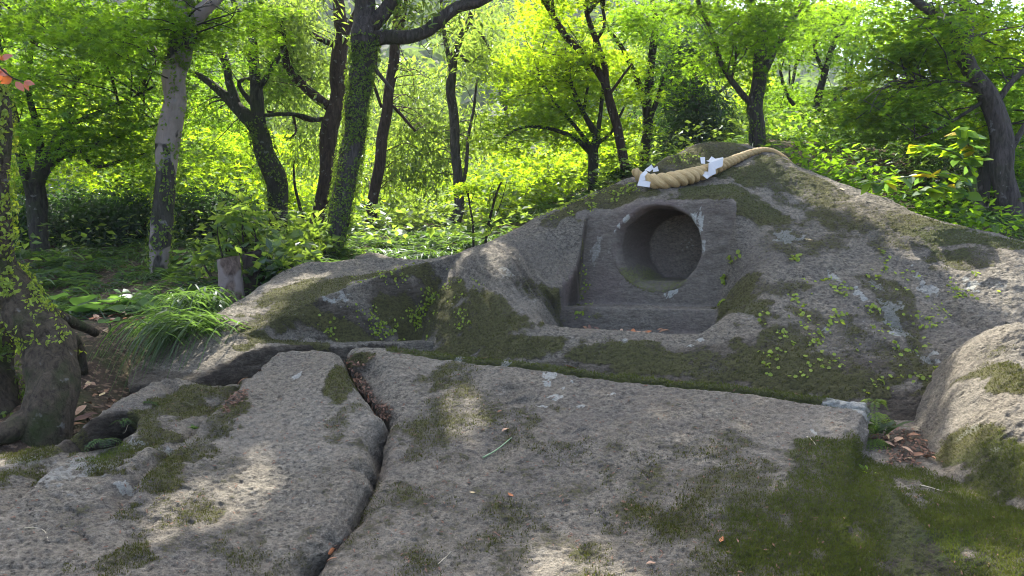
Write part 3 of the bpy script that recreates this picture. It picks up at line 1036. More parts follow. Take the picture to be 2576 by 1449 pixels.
def paint_M(r, A):
    n = fbm(r.s * 3 + 1, r.t * 3 + 5, 4, .6)
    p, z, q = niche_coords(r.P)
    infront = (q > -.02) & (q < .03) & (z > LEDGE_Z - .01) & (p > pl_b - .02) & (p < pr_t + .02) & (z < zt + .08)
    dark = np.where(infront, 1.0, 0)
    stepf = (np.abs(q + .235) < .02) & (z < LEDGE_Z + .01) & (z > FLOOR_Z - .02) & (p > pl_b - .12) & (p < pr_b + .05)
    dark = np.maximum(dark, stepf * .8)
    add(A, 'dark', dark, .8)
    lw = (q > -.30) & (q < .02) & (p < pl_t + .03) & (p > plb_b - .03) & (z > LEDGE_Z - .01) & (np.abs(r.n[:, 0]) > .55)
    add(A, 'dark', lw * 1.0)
    lwb = np.maximum(r.band([(1476, 550), (1470, 600), (1462, 650), (1455, 690)], .010), r.band([(1450, 690), (1442, 730), (1434, 766)], .020))
    add(A, 'soil_shade', lwb, .85); add(A, 'moss', r.band([(1470, 620), (1462, 700), (1456, 765), (1490, 768)], .012), .8)
    # moss on the carved block's shaded foot, wall, banks
    foot = np.zeros(len(r.s))
    for (u, v, ru, rv, k) in [(1200, 850, 110, 45, .95), (1350, 865, 140, 36, .9), (1520, 885, 170, 30, .85), (1700, 905, 170, 32, .85), (1880, 915, 160, 50, .8), (2050, 930, 150, 60, .85), (1180, 780, 80, 60, .85), (1990, 860, 110, 40, .65), (2150, 960, 120, 50, .7),
                              (1260, 800, 70, 40, .7), (1110, 760, 40, 80, .8), (1385, 770, 50, 36, .55), (1420, 800, 60, 22, .8), (1480, 800, 40, 12, .7),
                              (1900, 770, 60, 60, .7), (1850, 740, 40, 40, .9), (1830, 770, 30, 20, .95), (1960, 720, 60, 50, .45)]:
        add(A, 'moss', r.blob(u, v, ru, rv, wob=.6), k)
    for (u, v, ru, rv, k) in [(1820, 480, 110, 40, .95), (1900, 430, 110, 45, .85), (1990, 455, 110, 40, .75), (2100, 520, 120, 40, .6), (2050, 600, 150, 40, .45), (2180, 560, 140, 30, .65), (2300, 560, 110, 26, .9), (2400, 590, 90, 24, .95), (2500, 610, 90, 22, 1.0), (2230, 590, 150, 40, .5),
                              (2420, 660, 120, 30, .6), (1540, 515, 90, 28, .85), (1480, 520, 90, 24, .8), (1700, 410, 110, 34, .7), (1820, 395, 110, 30, .75), (1400, 545, 60, 20, .6), (1620, 545, 40, 16, .6),
                              (2270, 800, 70, 90, .5), (2100, 830, 110, 70, .55), (2230, 900, 120, 60, .5), (2360, 960, 60, 60, .6)]:
        add(A, 'moss', r.blob(u, v, ru, rv, wob=.75), k)
    # wing
    for (u, v, ru, rv, k) in [(880, 700, 110, 24, .8), (780, 730, 90, 40, .85), (720, 770, 60, 34, .9), (980, 680, 80, 14, .9), (1060, 680, 50, 24, .9), (650, 820, 50, 26, .8), (860, 830, 180, 34, .9), (1000, 800, 80, 60, .85), (760, 862, 140, 9, 1.0), (620, 872, 30, 16, .8), (640, 760, 60, 30, .4)]:
        add(A, 'moss', r.blob(u, v, ru, rv, wob=.6), k)
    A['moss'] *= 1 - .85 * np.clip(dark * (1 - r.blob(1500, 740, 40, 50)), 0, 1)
    A['moss'] += .2 * n * sstep(.05, .4, A['moss'])
    add(A, 'green', r.blob(1870, 460, 190, 60, wob=.4), .45); add(A, 'green', r.blob(2450, 600, 190, 40, wob=.4), .6); add(A, 'green', r.blob(1560, 890, 500, 40), .12)
    # wall of the wing and its inner corner: darker brown
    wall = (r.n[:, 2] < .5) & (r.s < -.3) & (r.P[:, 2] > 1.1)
    add(A, 'soil_shade', r.blob(830, 800, 150, 50, wob=.3) * sstep(.75, .5, r.n[:, 2]), .75)
    add(A, 'soil_shade', r.blob(1000, 730, 80, 50, wob=.3) * sstep(.75, .5, r.n[:, 2]), .75)
    add(A, 'soil_shade', r.blob(1010, 790, 80, 60, wob=.3) * sstep(.75, .5, r.n[:, 2]), .6)
    add(A, 'soil_shade', (r.P[:, 2] < 1.02) * (r.s < 1.1) * .7)
    add(A, 'soil_shade', r.blob(1600, 905, 420, 45, wob=.4) * .62)  # darker brown along the foot behind the slab
    add(A, 'soil_shade', r.blob(2060, 945, 240, 45, wob=.4) * .6)
    add(A, 'soil_shade', r.blob(2290, 1030, 110, 50, wob=.4) * .9)  # painted shade darkening the notch at the trench's right end
    add(A, 'soil_shade', r.blob(1060, 780, 22, 90, wob=.4), .8)
    add(A, 'soil_shade', r.band([(470, 968), (520, 950), (570, 930), (620, 905), (680, 886), (740, 874), (800, 872)], .055), .95)  # darker brown band below the wing's nose
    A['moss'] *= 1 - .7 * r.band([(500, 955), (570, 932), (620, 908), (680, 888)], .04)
    add(A, 'soil_shade', ((r.P[:, 1] < 4.1) & (r.s < -.5) & (r.n[:, 2] < .45) & (r.P[:, 2] < 1.13)) * .85)
    # lichen
    for (u, v, ru, rv, k) in [(1980, 593, 27, 21, 1.2), (2240, 770, 36, 20, .9), (2250, 820, 24, 26, 1), (2330, 900, 30, 20, .9), (2200, 720, 24, 10, .8), (2100, 700, 16, 14, .9), (2160, 735, 18, 22, .9), (2320, 720, 30, 30, .8), (2440, 720, 22, 12, .8), (2510, 720, 22, 14, .7),
                              (1745, 640 - 75, 22, 30, .9), (1500, 640, 12, 40, .7), (1510, 600, 10, 14, .7), (1535, 640, 12, 20, .6), (1560, 715, 14, 14, .6), (1690, 730, 15, 14, 1.1), (1585, 755, 50, 14, .6), (1275, 690, 20, 10, .7), (1190, 690, 20, 24, .5),
                              (1330, 660, 30, 20, .45), (830, 755, 26, 18, .95), (860, 740, 26, 14, .8), (780, 880, 60, 30, .35), (2080, 830, 10, 8, 1), (1880, 790, 40, 16, .6), (1760, 855, 12, 8, .9), (1735, 870, 8, 6, 1), (1570, 855, 12, 8, .8), (1820, 560, 14, 50, .3), (2430, 600, 36, 14, .6), (1400, 590, 20, 30, .4)]:
        add(A, 'lichen', r.blob(u, v, ru, rv, wob=.75, f=14), k)
    A['freckle'] += .65 * np.maximum.reduce([r.blob(2250, 820, 240, 200, wob=.2), r.blob(1280, 690, 180, 110, wob=.2), r.blob(1520, 660, 60, 140, wob=.2)])


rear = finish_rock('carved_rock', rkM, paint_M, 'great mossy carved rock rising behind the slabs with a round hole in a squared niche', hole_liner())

# ------------------------------------------------------------------ ground and far hill
g_px = [(100, 1098, 3.08), (0, 1115, 3.0), (-300, 1110, 3.0), (180, 1075, 3.2), (250, 1010, 3.5), (300, 965, 3.75), (230, 950, 3.8), (230, 838, 4.08), (320, 845, 4.2), (380, 850, 4.3), (300, 785, 4.75), (400, 697, 6.0), (150, 692, 6.2), (110, 640, 7.2),
        (600, 652, 6.5), (560, 735, 5.0), (700, 592, 9), (835, 645, 6.4), (1000, 655, 6.2), (935, 574, 9), (1140, 588, 8.8), (1200, 610, 7), (1490, 484, 9), (1575, 444, 8.6), (1620, 420, 10), (1905, 374, 8), (2060, 364, 10), (2300, 490, 6.5), (2545, 565, 5.4),
        (2440, 590, 4.9), (2700, 610, 5), (-200, 650, 7), (-300, 800, 5)]
g_P = np.vstack([W(*np.array(g_px, float).T),
                 [(0, 0, 0.0), (-3, 0, .35), (3, 0, .35), (0, -4, -.2), (-5, -4, 0), (5, -4, 0), (0, 2, .15), (1, 3, .3), (2.6, 2, .4), (1, 4.6, .75), (-.6, 4.6, .85), (-1.2, 3.9, .75), (-1.6, 3.2, .62), (-1.4, 2.2, .4), (2.4, 4, .9), (0, 5.4, 1.15), (2, 6.2, 1.7), (4.5, 3, 1.0),
                  (-8, 14, 2.1), (0, 14, 2.2), (8, 14, 3.3), (-10, 25, 2.6), (0, 25, 2.8), (10, 25, 4.2), (-12, 5, 1.4), (12, 5, 2.4), (-12, -4, 0), (12, -4, 1)]])
G_tps = TPS(g_P[:, :2], g_P[:, 2], 2e-2)


def ground_z(x, y):
    x = np.asarray(x, float); y = np.asarray(y, float)
    xc, yc = np.clip(x, -13, 13), np.clip(y, -6, 26)
    z = G_tps(xc, yc)
    far = np.hypot(x - xc, y - yc)
    return z + .02 * far * (y > 20) + 0.03 * fbm(x * 1.3, y * 1.3, 3) + .006 * fbm(x * 14, y * 14, 2)


def crest(u):
    """how high the wooded hill stands, as a slope above eye level, by bearing x/y"""
    return np.interp(u, [-1.2, -.5, -.1, .05, .16, .3, .45, .7, 1.3], [.50, .48, .44, .38, .29, .19, .13, .10, .08])


def hill_z(x, y):
    r = np.hypot(x, y)
    c = crest(x / np.maximum(y, 1))
    k = sstep(32, 150, y)
    return 3.0 + k * (c * 150 + 1.6) * (1 + .05 * noise2(x * .03, y * .03))


ax = np.unique(np.r_[np.linspace(-90, -12, 16), np.linspace(-12, 12, 190), np.linspace(12, 90, 16)])
ay = np.unique(np.r_[np.linspace(-40, -3, 10), np.linspace(-3, 12, 160), np.linspace(12, 60, 50)])
GX, GY = np.meshgrid(ax, ay)
GZ = ground_z(GX, GY)


def ground_material():
    m, nt = nmat('leaf_litter_soil')
    n = N(nt)
    co = n('ShaderNodeTexCoord').outputs['Object']
    a = n.noise(co, 3, 5, .6); b = n.noise(co, 26, 5, .7); c2 = n.noise(co, 120, 3, .7)
    vo = n('ShaderNodeTexVoronoi', {'Vector': co, 'Scale': 26.0})
    c = n.mix(b, (.02, .014, .009), (.10, .07, .045))
    c = n.mix(n.math('MULTIPLY', n.ramp(n.noise(co, 40, 2, .5), [(.55, 0), (.62, 1)]), .7), c, vo.outputs['Color'] and n.mix(c2, (.16, .10, .06), (.30, .21, .14)))
    c = n.mix(n.ramp(a, [(.48, 0), (.62, .8)]), c, n.mix(c2, (.02, .03, .008), (.06, .075, .02)))
    bump = n('ShaderNodeBump', {'Height': n.math('ADD', b, n.math('MULTIPLY', vo.outputs['Distance'], .5)), 'Strength': 1.0, 'Distance': .03})
    bs = n('ShaderNodeBsdfPrincipled', {'Base Color': c, 'Roughness': .95, 'Normal': bump.outputs[0], 'Specular IOR Level': .2})
    n.out(bs.outputs[0])
    return m


_u, _f = grid_faces(np.ones(GX.shape, bool))
SOIL = ground_material()
ground = new_obj('ground', mesh_np('ground', np.c_[GX.ravel(), GY.ravel(), GZ.ravel()], _f), SOIL)
tag(ground, 'dark forest earth strewn with brown leaf litter', kind='structure')

hx, hy = np.meshgrid(np.linspace(-260, 260, 90), np.linspace(34, 330, 60))
hz = hill_z(hx, hy)
hz = np.where(hy > 150, hz + 0 * hy, hz)


def plain(name, col, rough=.9):
    m, nt = nmat(name)
    n = N(nt)
    co = n('ShaderNodeTexCoord').outputs['Object']
    t = n.noise(co, 8, 4, .6)
    c = n.mix(t, tuple(x * .6 for x in col), tuple(min(1, x * 1.35) for x in col))
    n.out(n('ShaderNodeBsdfPrincipled', {'Base Color': c, 'Roughness': rough}).outputs[0])
    return m


_u, _f = grid_faces(np.ones(hx.shape, bool))
hill = new_obj('hill', mesh_np('hill', np.c_[hx.ravel(), hy.ravel(), hz.ravel()], _f), plain('hill_floor', (.03, .045, .015)))
tag(hill, 'steep hillside rising beyond the trees', kind='structure')


# ------------------------------------------------------------------ leaves
def leaf_material(name, refl, trans, gloss=.05, grough=.35, vary=.35, yellow=(.30, .30, .02), tw=.5):
    m, nt = nmat(name)
    n = N(nt)
    lv = n.attr('lv')
    c1 = n.mix(lv, tuple(x * (1 - vary) for x in refl), tuple(x * (1 + vary) for x in refl))
    c2 = n.mix(lv, tuple(x * (1 - vary) for x in trans), tuple(x * (1 + vary * .8) for x in trans))
    d = n('ShaderNodeBsdfDiffuse', {'Color': c1})
    t = n('ShaderNodeBsdfTranslucent', {'Color': c2})
    mx = n('ShaderNodeMixShader', {0: tw, 1: d.outputs[0], 2: t.outputs[0]})
    g = n('ShaderNodeBsdfGlossy', {'Color': (.9, .95, 1, 1), 'Roughness': grough})
    o = n('ShaderNodeMixShader', {0: gloss, 1: mx.outputs[0], 2: g.outputs[0]})
    n.out(o.outputs[0])
    return m


LEAF = {
    'maple': leaf_material('maple_leaf', (.055, .12, .014), (.30, .52, .02), .018, .5),
    'lime': leaf_material('bright_leaf', (.09, .17, .014), (.46, .66, .02), .015, .5),
    'laurel': leaf_material('laurel_leaf', (.05, .095, .02), (.30, .44, .05), .035, .42),
    'dark': leaf_material('evergreen_leaf', (.022, .042, .012), (.05, .11, .018), .035, .42),
    'ivy': leaf_material('ivy_leaf', (.10, .155, .025), (.24, .36, .03), .02, .5),
    'ivyb': leaf_material('bright_ivy_leaf', (.20, .27, .03), (.36, .46, .03), .02, .5),
    'fern': leaf_material('fern_leaf', (.035, .065, .018), (.11, .20, .022), .02, .5),
    'grass': leaf_material('blade_leaf', (.06, .10, .035), (.14, .25, .04), .03, .4),
    'round': leaf_material('butterbur_leaf', (.08, .15, .045), (.18, .34, .05), .03, .4),
    'far': leaf_material('far_leaf', (.05, .085, .03), (.13, .20, .03), .02),
}


def unit(v):
    return v / (np.linalg.norm(v, axis=-1, keepdims=True) + 1e-12)


def _lobes(angs, lens, hw):
    vs, ts = [], []
    for k, (a, l) in enumerate(zip(angs, lens)):
        ca, sa = math.cos(a), math.sin(a)
        vs += [(.12 - sa * -hw * 0 + ca * .02 + sa * hw, sa * .02 - ca * hw, 0), (.12 + ca * .02 - sa * hw, sa * .02 + ca * hw, 0), (.12 + ca * l, sa * l, -.06 * abs(a) - .03)]
        ts.append((3 * k, 3 * k + 1, 3 * k + 2))
    return np.array(vs, float), np.array(ts)


SHAPE = {
    'maple5': _lobes([0, .85, -.85, 1.8, -1.8], [.85, .72, .72, .45, .45], .13),
    'maple3': _lobes([0, 1.05, -1.05], [.85, .66, .66], .19),
    'oval': (np.array([(0, 0, 0), (.45, .27, .07), (1, 0, -.06), (.45, -.27, .07)], float), np.array([(0, 2, 1), (0, 3, 2)])),
    'long': (np.array([(0, 0, 0), (.42, .14, .04), (1, 0, -.08), (.42, -.14, .04)], float), np.array([(0, 2, 1), (0, 3, 2)])),
    'disc': (np.array([(0, 0, 0), (.3, .42, .04), (.85, .3, .02), (1, 0, -.03), (.85, -.3, .02), (.3, -.42, .04)], float), np.array([(0, 2, 1), (0, 3, 2), (0, 4, 3), (0, 5, 4)])),
}


def leaf_mesh(c, nrm, dr, size, shape, lv=None, rng=R):
    """many leaves: centre of stalk end, face normal, direction, length -> V, tris, lv"""
    T, tri = SHAPE[shape]
    nrm = unit(nrm)
    dr = unit(dr - nrm * np.sum(dr * nrm, 1, keepdims=True))
    sd = np.cross(nrm, dr)
    V = c[:, None] + size[:, None, None] * (T[None, :, 0:1] * dr[:, None] + T[None, :, 1:2] * sd[:, None] + T[None, :, 2:3] * nrm[:, None])
    k = len(T)
    f = (tri[None] + (np.arange(len(c)) * k)[:, None, None]).reshape(-1, 3)
    if lv is None:
        lv = rng.random(len(c))
    return V.reshape(-1, 3), f, np.repeat(lv, k)


# spots kept clear of leaves toward the sun, shaping where dapples land: (where, radius)
GAPS = []


def sunlit(P):
    """True where a leaf may hang (keeps the gaps open)"""
    ok = np.ones(len(P), bool)
    for (q, r) in GAPS:
        d = P - q
        al = d @ SUN_DIR
        pr = np.linalg.norm(d - al[:, None] * SUN_DIR, axis=1)
        ok &= ~((al > .3) & (pr < (r + .06) * (1 + .2 * np.sin(al * 9 + r * 50))))
    return ok


def cluster_leaves(C, rad, count, kind, size, flat=.35, tilt=.55, droop=.0, rng=R, vert=0.0):
    """sprays of leaves round centres C (M,3)"""
    M = len(C)
    n = M * count
    ci = np.repeat(np.arange(M), count)
    d = rng.normal(size=(n, 3))
    d = unit(d) * (rng.random(n) ** .45)[:, None]
    rr = np.repeat(rad if np.ndim(rad) else np.full(M, rad), count)
    # each spray lies in its own slightly tilted plane
    ax = unit(np.c_[rng.normal(0, tilt * .5, (M, 2)), np.ones(M)])
    off = d * rr[:, None]
    a = ax[ci]
    hgt = np.sum(off * a, 1, keepdims=True)
    off = off - a * hgt * (1 - flat)
    off[:, 2] -= droop * np.sum(off[:, :2] ** 2, 1) / np.maximum(rr, .05)
    P = C[ci] + off
    nr = unit(a + rng.normal(0, tilt, (n, 3)))
    dr = unit(off * [1, 1, .3] + rng.normal(0, .5, (n, 3)) * rr[:, None] + np.array([0, 0, -vert]) * rr[:, None])
    sz = size * rng.uniform(.65, 1.25, n)
    ok = sunlit(P)
    return P[ok], nr[ok], dr[ok], sz[ok]


def crown_object(name, sets, mat, parent, base, shape):
    P = np.vstack([s[0] for s in sets]); nr = np.vstack([s[1] for s in sets]); dr = np.vstack([s[2] for s in sets]); sz = np.concatenate([s[3] for s in sets])
    V, f, lv = leaf_mesh(P, nr, dr, sz, shape)
    me = mesh_np(name, V - base, f, False, {'lv': lv})
    return new_obj(name, me, mat, parent)
for (rk, u, v, r) in [(rkB, 1165, 1045, .075), (rkB, 1160, 1090, .07), (rkB, 1150, 1000, .04), (rkB, 1440, 1420, .075), (rkB, 1500, 1449, .09), (rkB, 1400, 1445, .06), (rkC, 640, 1200, .09), (rkC, 560, 1260, .09), (rkC, 480, 1290, .09), (rkC, 600, 1230, .06), (rkC, 400, 1330, .05),
                      (rkM, 620, 800, .14), (rkM, 560, 860, .15), (rkM, 500, 900, .12), (rkM, 690, 740, .10), (rkM, 770, 705, .08), (rkE, 2500, 880, .15), (rkE, 2560, 960, .16), (rkE, 2470, 980, .10), (rkE, 2440, 1060, .07), (rkE, 2560, 860, .12), (rkE, 2440, 900, .06),
                      (rkM, 2460, 590, .15), (rkM, 2150, 480, .10), (rkM, 2350, 560, .12), (rkM, 1960, 400, .10), (rkM, 1840, 400, .08), (rkM, 1640, 445, .06), (rkM, 1750, 420, .06), (rkM, 2020, 455, .1), (rkM, 1250, 640, .07), (rkM, 1130, 655, .09)]:
    GAPS.append((rk.P[rk.pick(u, v)], r))
for (u, v, d, r) in [(1650, 452, 4.8, .05), (1690, 452, 4.82, .05), (1730, 446, 4.84, .05), (1770, 434, 4.86, .05), (1800, 424, 4.88, .05), (1840, 404, 4.92, .05), (1880, 388, 5.0, .05), (1910, 380, 5.05, .05), (440, 800, 4.2, .25), (520, 740, 4.6, .2), (960, 650, 6.0, .3), (1050, 640, 6.3, .25), (2360, 430, 4.4, .35), (2200, 440, 4.6, .25), (2250, 470, 4.6, .2), (2450, 330, 4.5, .2), (1100, 590, 8, .5), (900, 600, 8, .4), (310, 740, 5, .12), (2150, 450, 5.1, .2), (560, 500, 8, .3), (50, 700, 3.0, .12), (20, 800, 3.0, .1)]:
    GAPS.append((W(u, v, d), r))

# ------------------------------------------------------------------ trees
def bark_material(name, c0, c1, moss=.25, pale=None, zs=.22):
    m, nt = nmat(name)
    n = N(nt)
    co = n('ShaderNodeTexCoord').outputs['Object']
    st = n('ShaderNodeMapping', {'Vector': co, 'Scale': (1, 1, zs)}).outputs[0]
    a = n.noise(st, 38, 6, .7, .6); b = n.noise(co, 5, 4, .6); g = n.noise(co, 160, 3, .7)
    c = n.mix(n.ramp(a, [(.34, 0), (.66, 1)]), c0, c1)
    if pale:
        pm = n.ramp(n.noise(n('ShaderNodeMapping', {'Vector': co, 'Scale': (1, 1, .7), 'Location': (3, 1, 2)}).outputs[0], 3.4, 3, .5, .4), [(.47, 0), (.50, 1)])
        c = n.mix(pm, c, n.mix(a, tuple(x * .7 for x in pale), pale))
    c = n.mix(n.math('MULTIPLY', n.ramp(b, [(.48, 0), (.66, 1)]), moss), c, n.mix(g, (.015, .022, .006), (.06, .085, .02)))
    c = n.mix(n.math('MULTIPLY', n.ramp(n.noise(co, 14, 3, .6), [(.64, 0), (.7, 1)]), .45), c, (.30, .30, .28))
    bump = n('ShaderNodeBump', {'Height': n.math('ADD', a, n.math('MULTIPLY', g, .25)), 'Strength': 1.0, 'Distance': .03})
    n.out(n('ShaderNodeBsdfPrincipled', {'Base Color': c, 'Roughness': .93, 'Normal': bump.outputs[0], 'Specular IOR Level': .2}).outputs[0])
    return m


BARK = {
    'dark': bark_material('dark_bark', (0.015, 0.012, 0.010), (0.058, 0.045, 0.037), .25),
    'grey': bark_material('grey_bark', (0.034, 0.029, 0.025), (0.116, 0.099, 0.088), .3),
    'brown': bark_material('brown_bark', (0.024, 0.015, 0.012), (0.088, 0.058, 0.048), .1),
    'mossy': bark_material('mossy_bark', (0.020, 0.018, 0.014), (0.075, 0.068, 0.054), .7),
    'pale': bark_material('peeling_bark', (.03, .026, .02), (.09, .08, .065), .35, (.36, .30, .26)),
    'bole': bark_material('swollen_root_bark', (.026, .020, .013), (.115, .092, .062), .85, None, .7),
    'stump': bark_material('stump_bark', (.045, .031, .024), (.22, .16, .125), .12, (.29, .24, .21), .5),
}
LIMBS = {}


def px_path(pts, d):
    """[(u, v, width px[, depth])] -> P, radius"""
    a = np.array([(p[0], p[1], p[2], p[3] if len(p) > 3 else d) for p in pts], float)
    return W(a[:, 0], a[:, 1], a[:, 3]), a[:, 2] * .5 * a[:, 3] / F


class Tree:
    def __init__(self, name, label, stems, d, bark, group=None, flare=1.35, seg=10, grow=None, seed=0, cat='tree'):
        P, r = px_path(stems[0], d)
        self.base = P[0].copy()
        self.base[2] = min(P[0][2], ground_z(P[0][0], P[0][1]) + .02) if P[0][1] > 3.5 else P[0][2]
        self.obj = empty(name, self.base, label, cat, group)
        self.paths = []
        self.seed = seed
        for k, st in enumerate(stems):
            P, r = px_path(st, d)
            if k == 0:
                # root the stem in the ground
                P = np.vstack([[P[0][0] * 1.0, P[0][1], min(ground_z(P[0][0], P[0][1]), P[0][2]) - .15], P]); r = np.r_[r[0] * flare, r]
            if k == 0 and grow:
                dirn = unit(P[-1] - P[-2])
                P = np.vstack([P, P[-1] + dirn * grow * .5, P[-1] + dirn * grow + [0, 0, .2]]); r = np.r_[r, r[-1] * .7, r[-1] * .35]
            L = np.sum(np.linalg.norm(np.diff(P, axis=0), axis=1))
            n = int(max(10, min(60, L / .09)))
            Q = spline(P, n); q = np.maximum(spline(r[:, None], n)[:, 0], .003)
            # small natural wander
            w = np.c_[noise2(np.linspace(0, L * 2.3, n), np.full(n, k + seed * 1.7)), noise2(np.linspace(0, L * 2.3, n), np.full(n, 40 + k + seed)), np.zeros(n)]
            Q = Q + w * q[:, None] * .55 * np.sin(np.linspace(0, math.pi, n))[:, None]
            V, fs = tube_np(Q, q, seg if k == 0 else max(6, seg - 2), 0, .16, True, seed + k)
            me = mesh_np('trunk' if k == 0 else 'limb', V - self.base, fs)
            ob = new_obj('trunk' if k == 0 else 'limb', me, BARK[bark], self.obj)
            self.woods = getattr(self, 'woods', []) + [ob]
            self.paths.append((Q, q))
        self.allP = np.vstack([p[0] for p in self.paths]); self.allr = np.concatenate([p[1] for p in self.paths])
        self.tw = []

    def twigs_to(self, C, rng, r0=.012, sag=.12, maxlen=3.0):
        """thin boughs from the nearest wood to each spray"""
        for c in C:
            k = np.argsort(np.sum(((self.allP - c) * [1, 1, 1.6]) ** 2, 1))[:8]
            a = self.allP[rng.choice(k)]
            l = np.linalg.norm(c - a)
            if l < .15 or l > maxlen:
                continue
            mid = (a + c) / 2 + rng.normal(0, .10, 3) * l + np.array([0, 0, sag * l])
            n = 7
            t = np.linspace(0, 1, n)[:, None]
            Q = a * (1 - t) ** 2 + 2 * mid * t * (1 - t) + c * t * t
            Q = Q + rng.normal(0, .012, (n, 3)) * l * np.sin(t * math.pi)
            q = np.linspace(min(r0 * (.5 + .4 * l), .03), .003, n)
            self.tw.append(tube_np(Q, q, 4))

    def crown(self, sets, mat, shape, name='crown'):
        return crown_object(name, sets, LEAF[mat], self.obj, self.base, shape)

    def finish(self, bark):
        if self.tw:
            V, fs = join(self.tw)
            o = new_obj('twigs', mesh_np('twigs', V - self.base, fs), BARK[bark], self.obj)
            o['kind'] = 'stuff'

    def ivy(self, stem, lo, hi, n, size=.024, cover=.0, mat='ivy', side=None):
        """small leaves creeping over the bark between two shares of a stem"""
        rng = np.random.default_rng(100 + self.seed)
        Q, q = self.paths[stem]
        m = len(Q)
        x = rng.uniform(lo, hi, n) * (m - 1)
        i = np.minimum(x.astype(int), m - 2); f = (x - i)[:, None]
        c = Q[i] * (1 - f) + Q[i + 1] * f; rad = q[i] * (1 - f[:, 0]) + q[i + 1] * f[:, 0]
        T = unit(Q[i + 1] - Q[i])
        a = rng.uniform(0, 2 * math.pi, n)
        keep = noise2(np.cos(a) * 1.2 + self.seed, np.sin(a) * 1.2 + x * .30) + .3 * noise2(np.cos(a) * 4 + self.seed, np.sin(a) * 4 + x * 1.3) > cover
        e1 = unit(np.cross(T, [0.0, 1.0, .1])); e2 = np.cross(T, e1)
        o = e1 * np.cos(a)[:, None] + e2 * np.sin(a)[:, None]
        P = c + o * (rad * 1.12 + rng.uniform(.0, .02, n))[:, None]
        nr = o + rng.normal(0, .45, (n, 3)); dr = rng.normal(0, .6, (n, 3)) + [0, 0, -.5]
        V, fc, lv = leaf_mesh(P[keep], nr[keep], dr[keep], size * rng.uniform(.6, 1.4, keep.sum()), 'oval')
        o = new_obj('ivy', mesh_np('ivy', V - self.base, fc, False, {'lv': lv}), LEAF[mat], self.woods[stem])
        o['kind'] = 'stuff'


def px_blobs(spec, rng):
    """[(u, v, d, ru, rv, n, depth spread)] -> spray centres"""
    out = []
    for (u, v, d, ru, rv, n, ds) in spec:
        dd = d + rng.uniform(-ds, ds, n)
        a = rng.uniform(0, 2 * math.pi, n); r = np.sqrt(rng.random(n))
        out.append(W(u + ru * r * np.cos(a), v + rv * r * np.sin(a), dd))
    return np.vstack(out)


def shade_canopy(x, y, rx, ry, z0, z1, n, rng):  # unseen leaf sprays overhead, added to shade the rock and ground
    a = rng.uniform(0, 2 * math.pi, n); r = np.sqrt(rng.random(n))
    return np.c_[x + rx * r * np.cos(a), y + ry * r * np.sin(a), rng.uniform(z0, z1, n)]


def leaf_tree(t, bark, groups, twig=True, r0=.012, sag=.12):
    """groups: (centres, rad, count, leafmat, shape, size, flat, tilt, droop, vert)"""
    by = {}
    rng = np.random.default_rng(500 + t.seed)
    for (C, rad, cnt, mat, shape, size, flat, tilt, droop, vert) in groups:
        by.setdefault((mat, shape), []).append(cluster_leaves(C, rad * rng.uniform(.7, 1.25, len(C)), cnt, shape, size, flat, tilt, droop, rng, vert))
        if twig:
            t.twigs_to(C[:min(len(C), 70)], rng, r0, sag)
    for (mat, shape), sets in by.items():
        t.crown(sets, mat, shape)
    t.finish(bark)


def RG(k):
    return np.random.default_rng(k)


MAPLE = dict(rad=.42, cnt=150, mat='maple', shape='maple5', size=.055, flat=.16, tilt=.34, droop=.10, vert=0)


def grp(C, rad=.42, cnt=150, mat='maple', shape='maple3', size=.055, flat=.18, tilt=.36, droop=.1, vert=0.0):
    return (C, rad, cnt, mat, shape, size, flat, tilt, droop, vert)


def lau(C, rad=.4, cnt=110, mat='laurel', size=.10, flat=.6, tilt=.75, droop=.25, vert=.8):
    return (C, rad, cnt, mat, 'long', size, flat, tilt, droop, vert)


def can(C):
    return (C, .5, 150, 'laurel', 'oval', .12, .5, .55, .15, .2)


# --- ivy-hung tree at the left edge, its swollen root beside the rock
t = Tree('ivy_tree', 'dark leaning tree at the left edge with yellow-green ivy and a swollen grey root', [
    [(110, 1075, 118, 3.12), (122, 1000, 112, 3.14), (128, 920, 118, 3.2), (112, 850, 112, 3.24), (80, 790, 96, 3.26), (30, 730, 90, 3.25), (-5, 650, 74, 3.25), (-12, 520, 66, 3.25), (-10, 380, 60, 3.25), (-18, 240, 56, 3.25), (-60, 60, 50, 3.25)],
    [(120, 940, 80, 3.26), (150, 880, 66, 3.34), (175, 850, 40, 3.55), (190, 870, 34, 3.7), (200, 940, 40, 3.8)],
    [(70, 1060, 70, 3.1), (30, 1085, 60, 3.02), (-40, 1100, 50, 2.95)],
    [(0, 800, 90, 3.4), (-20, 900, 110, 3.4), (-10, 1000, 110, 3.3), (-20, 1090, 120, 3.2)],
    [(85, 775, 40, 3.35), (140, 790, 30, 3.6), (190, 815, 26, 3.8), (240, 838, 20, 4.0)]], 3.2, 'bole', flare=1.1, seg=20, grow=2.0, seed=1)
t.ivy(0, .42, .80, 3200, .020, -.1, 'ivyb')
t.ivy(0, .25, .45, 1300, .017, .10, 'ivyb')
t.ivy(3, .0, 1.0, 1800, .022, .0, 'ivy')
leaf_tree(t, 'mossy', [can(shade_canopy(-2.6, 4.6, 1.3, 1.3, 5.0, 6.4, 26, RG(1)))], twig=False)

